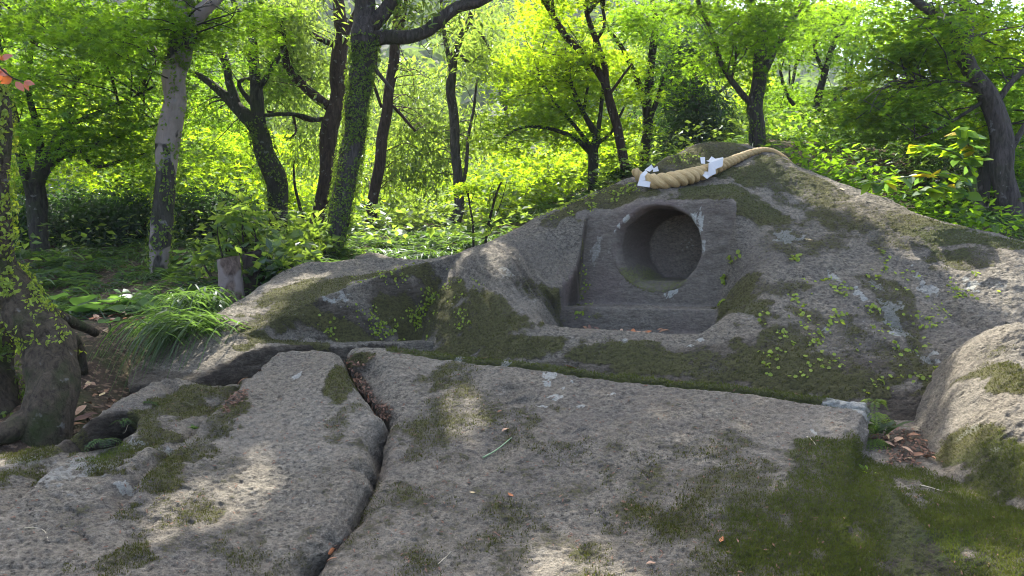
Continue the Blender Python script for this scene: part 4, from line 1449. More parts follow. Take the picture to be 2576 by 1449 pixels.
# --- spreading maple on the left
t = Tree('maple_tree', 'low spreading maple with many thin arching branches at the left', [
    [(112, 642, 46), (100, 580, 44), (88, 510, 48), (90, 460, 40), (110, 425, 34), (130, 380, 26), (180, 350, 18)],
    [(85, 500, 34), (62, 430, 26), (45, 360, 22), (40, 300, 16), (15, 200, 12), (0, 120, 10)],
    [(110, 430, 24), (150, 395, 20), (210, 372, 18), (280, 350, 14), (340, 322, 10), (400, 316, 7)],
    [(130, 385, 18), (150, 330, 14), (230, 290, 11), (330, 250, 8), (390, 215, 6)],
    [(100, 440, 26), (98, 340, 18), (72, 230, 14), (80, 130, 11), (100, 40, 9)],
    [(60, 420, 16), (25, 345, 12), (-30, 330, 9)],
    [(160, 390, 12), (170, 300, 10), (190, 210, 8), (250, 130, 6)],
    [(200, 372, 12), (240, 420, 9), (330, 395, 7), (405, 380, 5)]], 7.2, 'mossy', seed=2)
C = px_blobs([(120, 60, 6.6, 140, 70, 22, 1.2), (320, 70, 6.8, 130, 70, 18, 1.2), (60, 210, 6.8, 90, 90, 12, 1.2), (210, 210, 7.0, 130, 80, 14, 1.2), (330, 230, 7.2, 90, 90, 10, 1.0), (130, 340, 7.2, 130, 50, 8, 1.0), (320, 350, 7.4, 90, 60, 14, .9), (40, 420, 7.6, 50, 40, 6, .6), (390, 420, 7.6, 70, 60, 10, .8)], RG(2))
leaf_tree(t, 'mossy', [grp(C, rad=.46, cnt=120, shape='maple5', size=.066), can(shade_canopy(-4.6, 8.6, 2.2, 2.0, 5.4, 7.2, 60, RG(222)))], r0=.009)

# --- trunk with peeling patches
t = Tree('banded_tree', 'straight tree with ivy bands and bare pale wood patches left of centre', [
    [(398, 695, 44), (404, 600, 46), (412, 500, 50), (424, 400, 52), (430, 300, 54), (440, 220, 58), (452, 150, 56), (462, 80, 60), (466, 20, 52), (462, -60, 46), (450, -200, 40)],
    [(468, 75, 44), (500, 40, 38), (535, 0, 32), (570, -60, 26), (640, -200, 18)],
    [(428, 168, 16), (395, 140, 14), (370, 100, 13), (330, 78, 10), (270, 60, 8), (200, 75, 5)]], 6.0, 'pale', flare=1.15, seg=16, grow=1.6, seed=3)
t.ivy(0, .10, .30, 1100, .026, -.05)
t.ivy(0, .30, .50, 1100, .026, .05)
t.ivy(0, .50, .86, 2600, .026, -.10)
leaf_tree(t, 'mossy', [grp(px_blobs([(300, 90, 5.6, 110, 50, 9, .5), (560, 60, 6.0, 90, 60, 12, .6), (420, 20, 5.6, 100, 40, 8, .5)], RG(3)), shape='maple5'),
                       can(shade_canopy(-2.3, 6.2, 1.5, 1.5, 4.9, 6.8, 66, RG(33)))], r0=.009)

# --- forked ivy tree
t = Tree('forked_tree', 'forked tree with a leaning ivy-green trunk behind the leafy shrub', [
    [(702, 596, 48), (700, 520, 50), (690, 450, 54), (672, 385, 52), (650, 330, 46), (610, 285, 34), (555, 232, 22), (510, 195, 17), (478, 182, 12)],
    [(655, 340, 34), (648, 270, 34), (645, 200, 28), (638, 120, 24), (632, 60, 20), (600, 30, 15), (580, -20, 12)],
    [(598, 275, 24), (580, 215, 22), (565, 150, 20), (530, 85, 16), (505, 45, 12), (480, 0, 10)],
    [(648, 230, 14), (690, 160, 13), (715, 100, 11), (700, 30, 9)],
    [(640, 270, 14), (600, 210, 10), (640, 195, 10)],
    [(665, 290, 9), (740, 288, 10), (800, 302, 9)]], 9.0, 'mossy', seg=12, seed=4)
t.ivy(0, .05, .62, 2600, .03, -.05)
leaf_tree(t, 'mossy', [grp(px_blobs([(540, 140, 8.6, 90, 80, 16, .8), (500, 260, 9.3, 70, 60, 10, .6), (620, 60, 9, 90, 60, 14, .8), (600, 190, 9, 60, 60, 8, .6), (560, 340, 9.6, 90, 50, 10, .6)], RG(4)), mat='maple')], r0=.009)

# --- dark brown tree
t = Tree('dark_brown_tree', 'dark brown tree with an elbowed left branch just left of the ivy trunk', [
    [(796, 578, 40), (808, 510, 40), (820, 440, 42), (832, 340, 44), (846, 250, 42), (856, 160, 40), (862, 100, 36), (856, 30, 30), (850, -40, 26), (850, -160, 20)],
    [(828, 268, 26), (790, 240, 24), (750, 205, 22), (722, 160, 20), (716, 110, 16), (690, 60, 12), (650, 10, 9)],
    [(858, 120, 18), (800, 95, 14), (760, 60, 12), (755, 10, 10)],
    [(824, 298, 12), (780, 302, 12), (740, 288, 11), (700, 286, 8), (672, 280, 6)],
    [(862, 110, 18), (880, 60, 14), (910, 0, 11)],
    [(738, 290, 6), (745, 330, 5), (728, 350, 4)]], 9.6, 'brown', seg=12, seed=5)
leaf_tree(t, 'brown', [lau(px_blobs([(700, 60, 9.6, 80, 60, 20, .8), (770, 150, 10, 60, 100, 22, .8), (760, 40, 9.6, 80, 50, 14, .8), (690, 200, 10, 60, 60, 12, .8), (790, 380, 10.5, 50, 60, 8, .8)], RG(5)))], r0=.008)

# --- big ivy trunk
t = Tree('ivy_trunk_tree', 'thick leaning tree clothed in green ivy with a bare limb reaching right', [
    [(832, 648, 54), (848, 570, 52), (862, 480, 54), (880, 390, 56), (894, 300, 52), (904, 220, 54), (912, 160, 60), (918, 100, 62), (920, 40, 54), (912, -30, 48), (900, -150, 40)],
    [(930, 100, 44), (975, 92, 36), (1025, 94, 34), (1070, 78, 33), (1115, 42, 31), (1160, 16, 28), (1215, 0, 26), (1300, -60, 20), (1400, -160, 14)],
    [(930, 70, 42), (955, 40, 38), (985, 5, 32), (1010, -60, 26), (1060, -180, 18)],
    [(918, 140, 12), (950, 180, 10), (990, 230, 8)]], 6.4, 'grey', flare=1.2, seg=16, grow=1.6, seed=6)
t.ivy(0, .02, .62, 9000, .022, -.5)
leaf_tree(t, 'grey', [lau(px_blobs([(1060, 30, 6.6, 120, 30, 5, .4)], RG(6)), size=.085), can(shade_canopy(-.9, 6.4, 1.5, 1.6, 4.7, 6.6, 76, RG(66)))], r0=.009)

# --- slim dark tree
t = Tree('slim_dark_tree', 'slim dark tree crossing behind the bare limb', [
    [(932, 578, 34), (940, 500, 28), (952, 410, 27), (966, 320, 27), (978, 240, 26), (990, 150, 25), (998, 60, 22), (1004, -40, 18)],
    [(985, 200, 12), (1000, 120, 12), (1018, 30, 11), (1022, -30, 9)],
    [(972, 252, 8), (1010, 290, 8), (1045, 330, 6)],
    [(960, 270, 8), (935, 200, 8), (925, 180, 6)]], 9.0, 'brown', seed=7)
leaf_tree(t, 'brown', [lau(px_blobs([(1030, 180, 9.4, 70, 100, 18, .8), (1040, 320, 9.6, 70, 60, 12, .8), (960, 420, 10, 60, 60, 8, .6), (990, 470, 10.2, 40, 50, 5, .5)], RG(7)))], r0=.008)

# --- pale forked tree right of it
t = Tree('grey_forked_tree', 'grey tree with a swollen foot and thin side stem in the middle of the wood', [
    [(1136, 592, 34), (1148, 550, 32), (1158, 520, 26), (1150, 450, 24), (1142, 380, 24), (1138, 300, 25), (1130, 230, 25), (1138, 180, 25), (1148, 130, 20), (1168, 80, 17), (1185, 40, 15), (1198, -20, 12)],
    [(1136, 175, 13), (1122, 110, 11), (1112, 40, 9), (1110, -30, 7)],
    [(1160, 505, 9), (1172, 420, 9), (1178, 350, 8), (1192, 270, 7), (1200, 200, 5)],
    [(1150, 130, 10), (1170, 150, 9), (1190, 170, 6)],
    [(1180, 60, 9), (1215, 95, 7), (1235, 130, 5)]], 9.0, 'grey', seed=8)
leaf_tree(t, 'grey', [lau(px_blobs([(1130, 120, 9.2, 80, 90, 12, .7), (1220, 120, 9.2, 60, 60, 10, .6), (1100, 330, 9.6, 60, 70, 8, .6), (1190, 330, 9.8, 50, 60, 6, .5), (1100, 470, 10, 60, 50, 5, .6)], RG(8)))], r0=.008)

# --- bright maple
t = Tree('bright_maple', 'bright yellow-green maple fanning out above the rock shoulder', [
    [(1488, 486, 24), (1490, 430, 26), (1494, 380, 26), (1500, 345, 20), (1470, 290, 13), (1440, 220, 11), (1425, 150, 9)],
    [(1485, 385, 14), (1450, 350, 12), (1400, 328, 10), (1350, 318, 8), (1300, 325, 7), (1262, 352, 5)],
    [(1502, 350, 12), (1510, 280, 10), (1520, 200, 8), (1530, 140, 6)],
    [(1490, 375, 12), (1440, 310, 9), (1390, 250, 8), (1350, 180, 6)],
    [(1500, 365, 9), (1540, 330, 8), (1570, 270, 6)],
    [(1465, 290, 9), (1478, 220, 7), (1490, 150, 5)]], 9.0, 'mossy', seed=9)
leaf_tree(t, 'mossy', [grp(px_blobs([(1400, 90, 9.4, 110, 80, 26, 1.0), (1340, 200, 9.4, 90, 90, 24, 1.0), (1440, 220, 9.2, 90, 90, 22, 1.0), (1310, 330, 9.2, 90, 50, 14, .8), (1550, 200, 9.6, 70, 90, 12, .8), (1420, 330, 9.6, 90, 50, 10, .8), (1560, 340, 9.6, 60, 60, 8, .6)], RG(9)), mat='lime', size=.066, cnt=120)], r0=.008)

# --- leaning dark tree with long fork
t = Tree('leaning_dark_tree', 'dark slender tree curving left above the left end of the rope', [
    [(1576, 446, 24), (1566, 390, 24), (1554, 330, 23), (1540, 270, 22), (1524, 215, 21), (1496, 165, 19), (1456, 125, 17), (1420, 85, 16), (1392, 40, 14), (1362, -10, 12)],
    [(1528, 225, 16), (1518, 160, 15), (1500, 100, 14), (1480, 50, 13), (1470, -10, 11)],
    [(1500, 105, 8), (1520, 60, 8), (1512, 0, 7)],
    [(1535, 235, 8), (1560, 200, 7), (1590, 160, 5)]], 8.6, 'brown', seed=10)
leaf_tree(t, 'brown', [grp(px_blobs([(1400, 20, 8.6, 90, 50, 8, .6)], RG(10)), mat='lime'), can(shade_canopy(.9, 7.2, 1.5, 1.5, 5.0, 6.8, 76, RG(1010)))], r0=.008)

# --- twin-stem tree
t = Tree('twin_stem_tree', 'dark tree with a bent left bough behind the rope', [
    [(1618, 425, 24), (1626, 350, 25), (1630, 280, 25), (1636, 200, 22), (1640, 120, 19), (1650, 60, 16), (1640, 0, 13), (1630, -60, 10)],
    [(1622, 260, 16), (1608, 210, 15), (1585, 160, 13), (1560, 115, 11), (1535, 80, 10), (1510, 40, 7)],
    [(1634, 300, 14), (1655, 240, 12), (1672, 195, 12)],
    [(1650, 60, 9), (1680, 20, 8), (1700, -20, 6)]], 10.0, 'dark', seed=11)
leaf_tree(t, 'dark', [grp(px_blobs([(1640, 60, 10, 90, 60, 12, .8), (1590, 60, 10, 60, 50, 8, .7), (1680, 180, 10.6, 60, 80, 10, .8)], RG(11)), mat='maple')], r0=.008)

# --- weeping evergreen
t = Tree('weeping_evergreen', 'dense evergreen with hanging dark leaves behind the rock top', [
    [(1758, 372, 20), (1756, 300, 20), (1750, 220, 18), (1742, 140, 15), (1735, 70, 12), (1730, 0, 9)],
    [(1752, 230, 10), (1780, 170, 9), (1800, 130, 7)],
    [(1756, 300, 9), (1790, 250, 8), (1830, 215, 6)],
    [(1745, 150, 8), (1720, 100, 7), (1700, 95, 5)]], 11.0, 'grey', seed=12)
leaf_tree(t, 'grey', [lau(px_blobs([(1720, 150, 11, 60, 100, 18, .8), (1700, 270, 11.3, 60, 80, 20, .7), (1780, 290, 11.3, 70, 70, 20, .7), (1680, 350, 11, 60, 40, 10, .6), (1790, 100, 11, 60, 80, 10, .8), (1660, 110, 11.5, 60, 90, 10, .8)], RG(12)), mat='dark', cnt=140)], r0=.008)

# --- forked tree right behind the summit
t = Tree('summit_tree', 'grey forked tree standing just behind the summit of the rock', [
    [(1908, 380, 34), (1908, 320, 36), (1904, 260, 38), (1908, 200, 36), (1912, 150, 34), (1915, 100, 28), (1900, 40, 22), (1880, -20, 18), (1860, -120, 14)],
    [(1918, 190, 22), (1940, 140, 20), (1965, 95, 18), (1995, 45, 16), (2025, 0, 14), (2060, -80, 10)],
    [(1898, 268, 18), (1870, 240, 16), (1838, 200, 14), (1812, 150, 12), (1795, 90, 11), (1770, 40, 9), (1745, -20, 8)],
    [(1915, 110, 12), (1925, 60, 11), (1945, 10, 9)],
    [(1840, 205, 7), (1850, 150, 6), (1850, 100, 5)],
    [(1896, 372, 10), (1888, 350, 10), (1892, 300, 8)]], 8.0, 'grey', seg=12, seed=13)
t.ivy(0, .08, .45, 1500, .024, .05)
leaf_tree(t, 'grey', [grp(px_blobs([(1830, 40, 7.8, 110, 60, 18, .8), (1950, 50, 7.8, 90, 60, 14, .8), (1900, 150, 8.2, 90, 60, 10, .8), (1790, 130, 8.2, 50, 50, 5, .5)], RG(13)), shape='maple5'),
                      can(shade_canopy(2.1, 6.9, 1.4, 1.5, 5.1, 6.8, 54, RG(1313)))], r0=.008)

# --- crooked tree at the right
t = Tree('crooked_tree', 'knotted crooked tree at the right edge with maple sprays', [
    [(2552, 580, 64), (2545, 520, 56), (2528, 450, 52), (2520, 400, 54), (2512, 330, 52), (2490, 260, 50), (2462, 215, 46), (2440, 180, 40), (2424, 130, 44), (2415, 90, 38), (2380, 55, 28), (2335, 25, 22), (2290, -10, 18), (2200, -100, 12)],
    [(2428, 120, 28), (2432, 70, 28), (2425, 20, 26), (2420, -50, 22), (2420, -160, 16)],
    [(2520, 420, 18), (2560, 350, 16), (2600, 280, 13)],
    [(2500, 270, 16), (2540, 210, 14), (2600, 160, 10)],
    [(2470, 225, 12), (2400, 205, 9), (2320, 215, 7), (2240, 240, 5)],
    [(2480, 250, 10), (2420, 290, 8), (2350, 330, 6), (2300, 350, 4)]], 5.4, 'grey', flare=1.25, seg=16, seed=15)
leaf_tree(t, 'grey', [grp(px_blobs([(2330, 60, 5.2, 110, 60, 16, .5), (2480, 40, 5.9, 90, 60, 12, .5), (2300, 170, 5.3, 130, 50, 16, .5), (2500, 150, 6.0, 80, 50, 10, .4), (2270, 260, 5.5, 110, 45, 14, .5), (2430, 270, 6.0, 90, 40, 9, .4), (2540, 300, 6.0, 50, 60, 7, .3), (2200, 330, 5.8, 90, 40, 8, .5), (2380, 350, 5.9, 80, 30, 6, .4), (2550, 430, 5.9, 40, 60, 6, .3)], RG(15)), rad=.34, cnt=110, shape='maple5', size=.055),
                      grp(px_blobs([(2330, 110, 5.6, 120, 60, 12, .4), (2290, 210, 5.6, 120, 40, 10, .4), (2500, 110, 6.1, 90, 60, 9, .4), (2250, 290, 5.8, 100, 40, 8, .4), (2450, 330, 6.1, 90, 40, 6, .3)], RG(155)), rad=.34, cnt=90, mat='lime', shape='maple5', size=.055),  # brighter leaf colour painted in for sunlit sprays
                      can(shade_canopy(2.9, 5.6, 1.0, 1.2, 4.8, 6.2, 12, RG(1515)))], r0=.008)

# --- dead stem next to it
t = Tree('dead_stem', 'short bare weathered stem left of the crooked tree', [
    [(2466, 590, 40), (2470, 540, 36), (2474, 480, 34), (2480, 430, 32), (2482, 395, 30)]], 5.6, 'pale', flare=1.1, seed=16, cat='dead tree')

# --- dark trees on the right, with sky between
t = Tree('dark_maple', 'shaded dark tree in the right background below the sky gaps', [
    [(2062, 372, 24), (2062, 320, 24), (2058, 260, 20), (2070, 200, 17), (2090, 130, 13), (2120, 60, 10)],
    [(2060, 330, 12), (2010, 280, 11), (1975, 230, 9), (1960, 160, 7)],
    [(2062, 300, 12), (2120, 230, 12), (2180, 200, 10), (2230, 180, 7)],
    [(2075, 190, 10), (2050, 120, 9), (2050, 40, 7)]], 10.5, 'dark', seed=17)
leaf_tree(t, 'dark', [grp(px_blobs([(2030, 270, 10.5, 90, 60, 14, .8), (2130, 260, 10.8, 90, 60, 14, .8), (2060, 110, 10.5, 90, 90, 16, .8), (2140, 30, 10.5, 90, 40, 10, .8), (2010, 20, 10, 60, 40, 8, .8), (2150, 330, 10.8, 100, 40, 10, .8), (2180, 110, 11, 70, 100, 7, .8), (1990, 350, 10, 70, 30, 8, .6)], RG(17)), mat='maple')], r0=.010)

t = Tree('slant_stem_tree', 'thin slanting tree left of the crooked tree in the right background', [
    [(2352, 420, 18), (2345, 340, 17), (2342, 280, 16), (2355, 220, 13), (2385, 150, 10), (2400, 80, 8)],
    [(2360, 400, 9), (2372, 340, 9), (2400, 280, 8), (2430, 250, 6)],
    [(2335, 420, 10), (2310, 380, 8), (2270, 340, 6)]], 7.5, 'dark', seed=18)
leaf_tree(t, 'dark', [grp(px_blobs([(2360, 120, 7.6, 120, 80, 14, .8), (2300, 300, 7.6, 110, 60, 12, .8), (2460, 220, 7.4, 90, 80, 10, .8), (2500, 360, 7.2, 70, 60, 8, .6)], RG(18)), mat='maple')], r0=.008)

# --- sapling stems in the middle
for k, (lab, st, d) in enumerate([
        ('thin upright sapling right of the grey forked tree, low in the undergrowth', [(1192, 612, 7), (1190, 560, 6), (1182, 520, 5), (1176, 470, 4)], 6.4),
        ('thin slanting sapling with a leafy tuft above the rock shoulder', [(1222, 600, 8), (1235, 540, 7), (1248, 490, 6), (1262, 455, 5)], 6.6),
        ('small crooked sapling between the forked tree and the brown tree', [(770, 580, 10), (755, 520, 9), (742, 470, 7), (738, 400, 5)], 10.5)]):
    t = Tree('sapling', lab, [st], d, 'dark', seed=20 + k, seg=6)
    leaf_tree(t, 'dark', [grp(px_blobs([(st[-1][0], st[-1][1], d, 30, 20, 5, .15)], RG(20 + k)), rad=.22, cnt=50, mat='lime', shape='maple3')], r0=.004)

MARKS = [(-330, 'left edge tree'), (60, 'left maple'), (430, 'banded tree'), (670, 'forked ivy tree'), (830, 'dark brown tree'), (965, 'slim dark tree'), (1140, 'grey forked tree'), (1420, 'bright maple'), (1545, 'leaning dark tree'), (1635, 'bent-bough tree'), (1755, 'weeping evergreen'), (1905, 'summit tree'), (2062, 'shaded dark tree'), (2345, 'thin slanting tree'), (2500, 'crooked tree'), (2950, 'right edge of the wood')]
USED = set()


def where_label(what, u, v, d):
    k = sorted(MARKS, key=lambda m: abs(m[0] - u))[:2]
    for (mu, nm) in k:
        side = 'right behind' if abs(mu - u) < 45 else ('just left of' if u < mu else 'just right of')
        for q in ('', ' low', ' high up', ' farther off'):
            if q == ' low' and v < 400 or q == ' high up' and v > 300:
                continue
            l = f'{what}{q} in the wood, {side} the {nm}'
            if l not in USED:
                USED.add(l)
                return l
    l = f'{what} deeper in, between the {k[0][1]} and {k[1][1]}'
    USED.add(l)
    return l


# --- sunlit wood beyond: slender trees, each with its own stem and crown
SUNNY = 'trees of the sunlit wood beyond'
filler = [  # u, v of crown centre, depth, ru, rv, sprays, kind
    (90, 330, 12, 130, 110, 34, 'lime'), (280, 400, 13, 120, 100, 34, 'lime'), (470, 380, 14, 110, 120, 40, 'lime'), (600, 430, 13, 110, 110, 42, 'lime'), (560, 240, 16, 120, 110, 30, 'maple'), (740, 430, 15, 100, 110, 40, 'lime'), (720, 240, 17, 110, 120, 30, 'laurel'),
    (880, 480, 15, 100, 80, 34, 'lime'), (880, 320, 18, 110, 110, 30, 'laurel'), (1020, 430, 16, 110, 110, 36, 'lime'), (1010, 240, 19, 110, 120, 26, 'laurel'), (1150, 500, 14, 110, 70, 34, 'lime'), (1220, 400, 17, 110, 110, 34, 'laurel'), (1300, 480, 13, 100, 80, 36, 'lime'),
    (1420, 460, 13, 110, 70, 36, 'lime'), (1420, 260, 17, 120, 120, 30, 'lime'), (1560, 400, 14, 100, 80, 30, 'lime'), (1560, 180, 18, 110, 130, 22, 'lime'), (1680, 240, 17, 100, 120, 24, 'laurel'), (1830, 260, 16, 110, 100, 26, 'lime'), (1960, 300, 15, 110, 70, 24, 'maple'),
    (2110, 330, 16, 120, 60, 22, 'laurel'), (2160, 70, 13, 110, 80, 26, 'maple'), (2020, 60, 15, 100, 70, 18, 'maple'), (1240, 60, 16, 90, 60, 16, 'laurel'), (2260, 350, 14, 120, 60, 24, 'maple'), (2420, 330, 13, 120, 90, 24, 'maple'), (2560, 250, 12, 90, 140, 24, 'maple'), (-40, 200, 11, 90, 200, 26, 'maple'), (200, 200, 15, 120, 120, 26, 'lime'), (-330, 250, 11, 140, 180, 30, 'maple'), (-560, 200, 9, 140, 180, 26, 'maple'), (2790, 250, 10, 140, 170, 28, 'maple'), (3020, 260, 8.5, 140, 170, 26, 'maple'), (380, 200, 17, 120, 120, 24, 'maple')]
for k, (u, v, d, ru, rv, ns, kind) in enumerate(filler):
    rng = RG(900 + k)
    x = W(u, v, d)[0]
    gz = float(ground_z(x, d))
    ub, vb, _ = proj(np.array([x + rng.normal(0, .3), d, gz]))
    lean = rng.normal(0, 30)
    st = [[(ub, vb, 150 / d), ((ub + u) / 2 + lean, (vb + v) / 2, 130 / d), (u, v, 90 / d), (u + rng.normal(0, 20), v - rv * .8, 30 / d)],
          [((ub + u) / 2 + lean, (vb + v) / 2, 80 / d), (u - ru * .4, v - rv * .1, 50 / d), (u - ru * .8, v - rv * .4, 20 / d)],
          [((ub + 2 * u) / 3 + lean * .5, (vb + 2 * v) / 3, 70 / d), (u + ru * .4, v - rv * .2, 40 / d), (u + ru * .8, v - rv * .5, 20 / d)]]
    lab = where_label({'lime': 'slender yellow-green tree', 'maple': 'fine-leaved mid-green tree', 'laurel': 'long-leaved hazy green tree'}[kind], u, v, d)
    t = Tree('wood_tree', lab, st, d, 'dark', SUNNY, seed=100 + k, seg=8)
    C = px_blobs([(u, v, d, ru, rv, ns, 1.6)], rng)
    if kind == 'laurel':
        leaf_tree(t, 'dark', [lau(C, rad=.62, cnt=110, size=.15)], r0=.010)
    else:
        leaf_tree(t, 'dark', [grp(C, rad=.66, cnt=130, mat=kind, shape='maple3', size=.095, flat=.3, tilt=.5)], r0=.010)

# ------------------------------------------------------------------ far wooded hillside: one mass of crowns
rng = RG(77)
n = 2600
fx = rng.uniform(-150, 110, n); fy = 40 + 190 * rng.random(n) ** 1.1
ok = np.abs(fx / fy) < .8
fx, fy = fx[ok], fy[ok]
fz = hill_z(fx, fy)
rad = rng.uniform(2.0, 4.2, len(fx))
cnt = 46
ci = np.repeat(np.arange(len(fx)), cnt)
dv = unit(rng.normal(size=(len(ci), 3))); dv[:, 2] = np.abs(dv[:, 2]) * 1.0
sc = rad[ci] * rng.uniform(.75, 1.1, len(ci))
Pf = np.c_[fx, fy, fz + rad * .8][ci] + dv * sc[:, None] * [1, 1, 1.1]
tone = np.clip(rng.normal(.5, .22, len(fx))[ci] + rng.normal(0, .12, len(ci)), 0, 1)
V, f, lv = leaf_mesh(Pf, dv + rng.normal(0, .5, dv.shape), rng.normal(size=dv.shape), rng.uniform(.9, 1.9, len(ci)), 'oval', tone, rng)
wood = new_obj('far_forest', mesh_np('far_forest', V, f, False, {'lv': lv}), LEAF['far'])
tag(wood, 'hazy blue-green forest covering the far hillside', 'forest', kind='stuff')

# ------------------------------------------------------------------ air
def haze_box():
    m, nt = nmat('forest_haze')
    n = N(nt)
    v = n('ShaderNodeVolumePrincipled', {'Color': (.80, .88, 1.0, 1), 'Density': 0.0010, 'Anisotropy': .1})
    o = n('ShaderNodeOutputMaterial')
    nt.links.new(v.outputs[0], o.inputs['Volume'])
    x0, x1, y0, y1, z0, z1 = -300, 300, -60, 345, -12, 130
    V = np.array([(x, y, z) for x in (x0, x1) for y in (y0, y1) for z in (z0, z1)], float)
    Q = np.array([(0, 1, 3, 2), (4, 6, 7, 5), (0, 4, 5, 1), (2, 3, 7, 6), (0, 2, 6, 4), (1, 5, 7, 3)])
    o = new_obj('haze', mesh_np('haze', V, Q, False), m)
    return tag(o, 'thin pale haze in the forest air', kind='stuff')


haze_box()

# ------------------------------------------------------------------ undergrowth builders
def blades(base, dirs, L, w, sag, rng, n=7, up=.8):
    """arching ribbons: base (M,3), horizontal directions (M,3)"""
    M = len(base)
    t = np.linspace(0, 1, n)
    d = unit(dirs * [1, 1, 0]) + np.c_[np.zeros((M, 2)), up * np.ones(M)]
    d = unit(d)
    P = base[:, None] + d[:, None] * (L[:, None] * t)[..., None]
    P[..., 2] -= (sag * L)[:, None] * t ** 2.2
    side = unit(np.cross(dirs, [0, 0, 1.0]) + rng.normal(0, .25, (M, 3)))
    ww = w[:, None] * np.minimum(1, (1 - t) * 2.6 + .05)[None] * np.minimum(1, .5 + t * 3)[None]
    A = P + side[:, None] * ww[..., None] * .5; B = P - side[:, None] * ww[..., None] * .5
    B[..., 2] += ww * .25
    V = np.stack([A, B], 2).reshape(-1, 3)
    i = np.arange(n - 1)
    q = np.stack([2 * i, 2 * i + 1, 2 * i + 3, 2 * i + 2], -1)
    Q = (q[None] + (np.arange(M) * 2 * n)[:, None, None]).reshape(-1, 4)
    return V, Q, np.repeat(rng.random(M), 2 * n)


def fronds(base, dirs, L, rng, npair=11, up=.7, sag=.75, pin=.28):
    """fern fronds as leaflets along arching ribs -> V, tris, lv"""
    M = len(base)
    t = np.repeat(np.linspace(.14, 1, npair), 2); sgn = np.tile([1, -1], npair)
    d = unit(unit(dirs * [1, 1, 0]) + np.c_[np.zeros((M, 2)), up + rng.normal(0, .2, M)])
    P = base[:, None] + d[:, None] * (L[:, None] * t)[..., None]
    P[..., 2] -= (sag * L)[:, None] * t ** 2
    side = unit(np.cross(d, [0, 0, 1.0]))
    tan = d[:, None] - np.array([0, 0, 1.0]) * (sag * 2 * t)[None, :, None]
    dr = side[:, None] * sgn[None, :, None] + unit(tan) * .45
    nr = np.cross(unit(tan), side[:, None])
    nr = nr * np.sign(nr[..., 2:3])
    sz = L[:, None] * pin * (np.sin(np.clip(t, .1, 1) * 2.6 + .35) * .9 + .12)[None]
    lv = np.repeat(rng.random(M), 2 * npair)
    return leaf_mesh(P.reshape(-1, 3), nr.reshape(-1, 3) + rng.normal(0, .12, (M * 2 * npair, 3)), dr.reshape(-1, 3), np.maximum(sz.ravel(), .008), 'long', lv, rng)


def hdir(n, rng, a0=0, a1=2 * math.pi):
    a = rng.uniform(a0, a1, n)
    return np.c_[np.cos(a), np.sin(a), np.zeros(n)]


def on_ground(u, v, d):
    P = W(u, v, d)
    P[..., 2] = ground_z(P[..., 0], P[..., 1])
    return P


def grass_tuft(u, v, d, n, L, w, label, name='grass_tuft', a0=0, a1=2 * math.pi, group=None, z=None, spread=.06, sag=.75, up=.9, seed=0, mat='grass', cat='grass'):
    rng = RG(3000 + seed)
    b = W(u, v, d) if z == 'px' else on_ground(u, v, d)
    base = b + np.c_[rng.normal(0, spread, (n, 2)), np.zeros(n)]
    V, Q, lv = blades(base, hdir(n, rng, a0, a1), L * rng.uniform(.55, 1.15, n), w * rng.uniform(.7, 1.2, n), sag * rng.uniform(.7, 1.2, n), rng, up=up)
    o = new_obj(name, mesh_np(name, V - b, Q, True, {'lv': lv}), LEAF[mat], None, b)
    return tag(o, label, cat, group)


# the big arching clump beside the rock
grass_tuft(545, 850, 4.1, 460, .66, .0085, 'large clump of long arching grass blades spilling left beside the cut stump', a0=2.4, a1=4.5, z='px', spread=.10, sag=1.05, up=1.2, seed=1)
grass_tuft(530, 790, 4.4, 200, .52, .011, 'dense grass clump behind the large arching clump', a0=1.8, a1=4.6, z='px', spread=.10, sag=1.0, up=1.6, seed=2)
for k, (u, v, d, n, L, lab) in enumerate([
        (700, 705, 5.0, 60, .34, 'short upright grass tuft right of the darker cut stump'),
        (770, 690, 5.4, 70, .36, 'grass tuft on the rock edge left of the ivy trunk'),
        (890, 660, 5.9, 90, .42, 'silvery grass tuft just right of the ivy trunk foot'),
        (950, 640, 6.3, 90, .42, 'bright arching grass tuft behind the pale stones'),
        (1030, 650, 6.1, 80, .36, 'grass tuft right of the pale stones'),
        (1100, 645, 6.2, 80, .34, 'grass tuft on the rock rim below the grey forked tree'),
        (1160, 632, 6.2, 70, .32, 'grass tuft nearest the foot of the two thin saplings'),
        (165, 765, 4.8, 60, .34, 'dark grass tuft behind the swollen root'),
        (2440, 585, 4.75, 90, .50, 'arching grass clump on the rock edge below the crooked tree')]):
    grass_tuft(u, v, d, n, L, .011, lab, seed=10 + k)

# ------------------------------------------------------------------ round-leaved plants, each leaf its own piece
def round_leaf_mesh():
    n = 14
    a = np.linspace(.28, 2 * math.pi - .28, n)
    r = 1 + .07 * np.cos(a * 2) + .03 * np.sin(a * 9)
    V = [(0, 0, -.10)] + [(-.12 + r[i] * math.cos(a[i]) * .5 * -1, r[i] * math.sin(a[i]) * .52, .05 * math.sin(a[i] * 3) + .03) for i in range(n)]
    V += [(0.5 * x, .5 * y, -.02) for x, y, z in V[1:]]
    V = np.array(V)
    T = [(0, 1 + n + i, 2 + n + i) for i in range(n - 1)]
    Q = [(1 + n + i, 1 + i, 2 + i, 2 + n + i) for i in range(n - 1)]
    return mesh_np('leaf', V, [np.array(Q), np.array(T)], True, {'lv': np.full(len(V), .5)})


ROUND = round_leaf_mesh()
ROUND.materials.append(LEAF['round'])


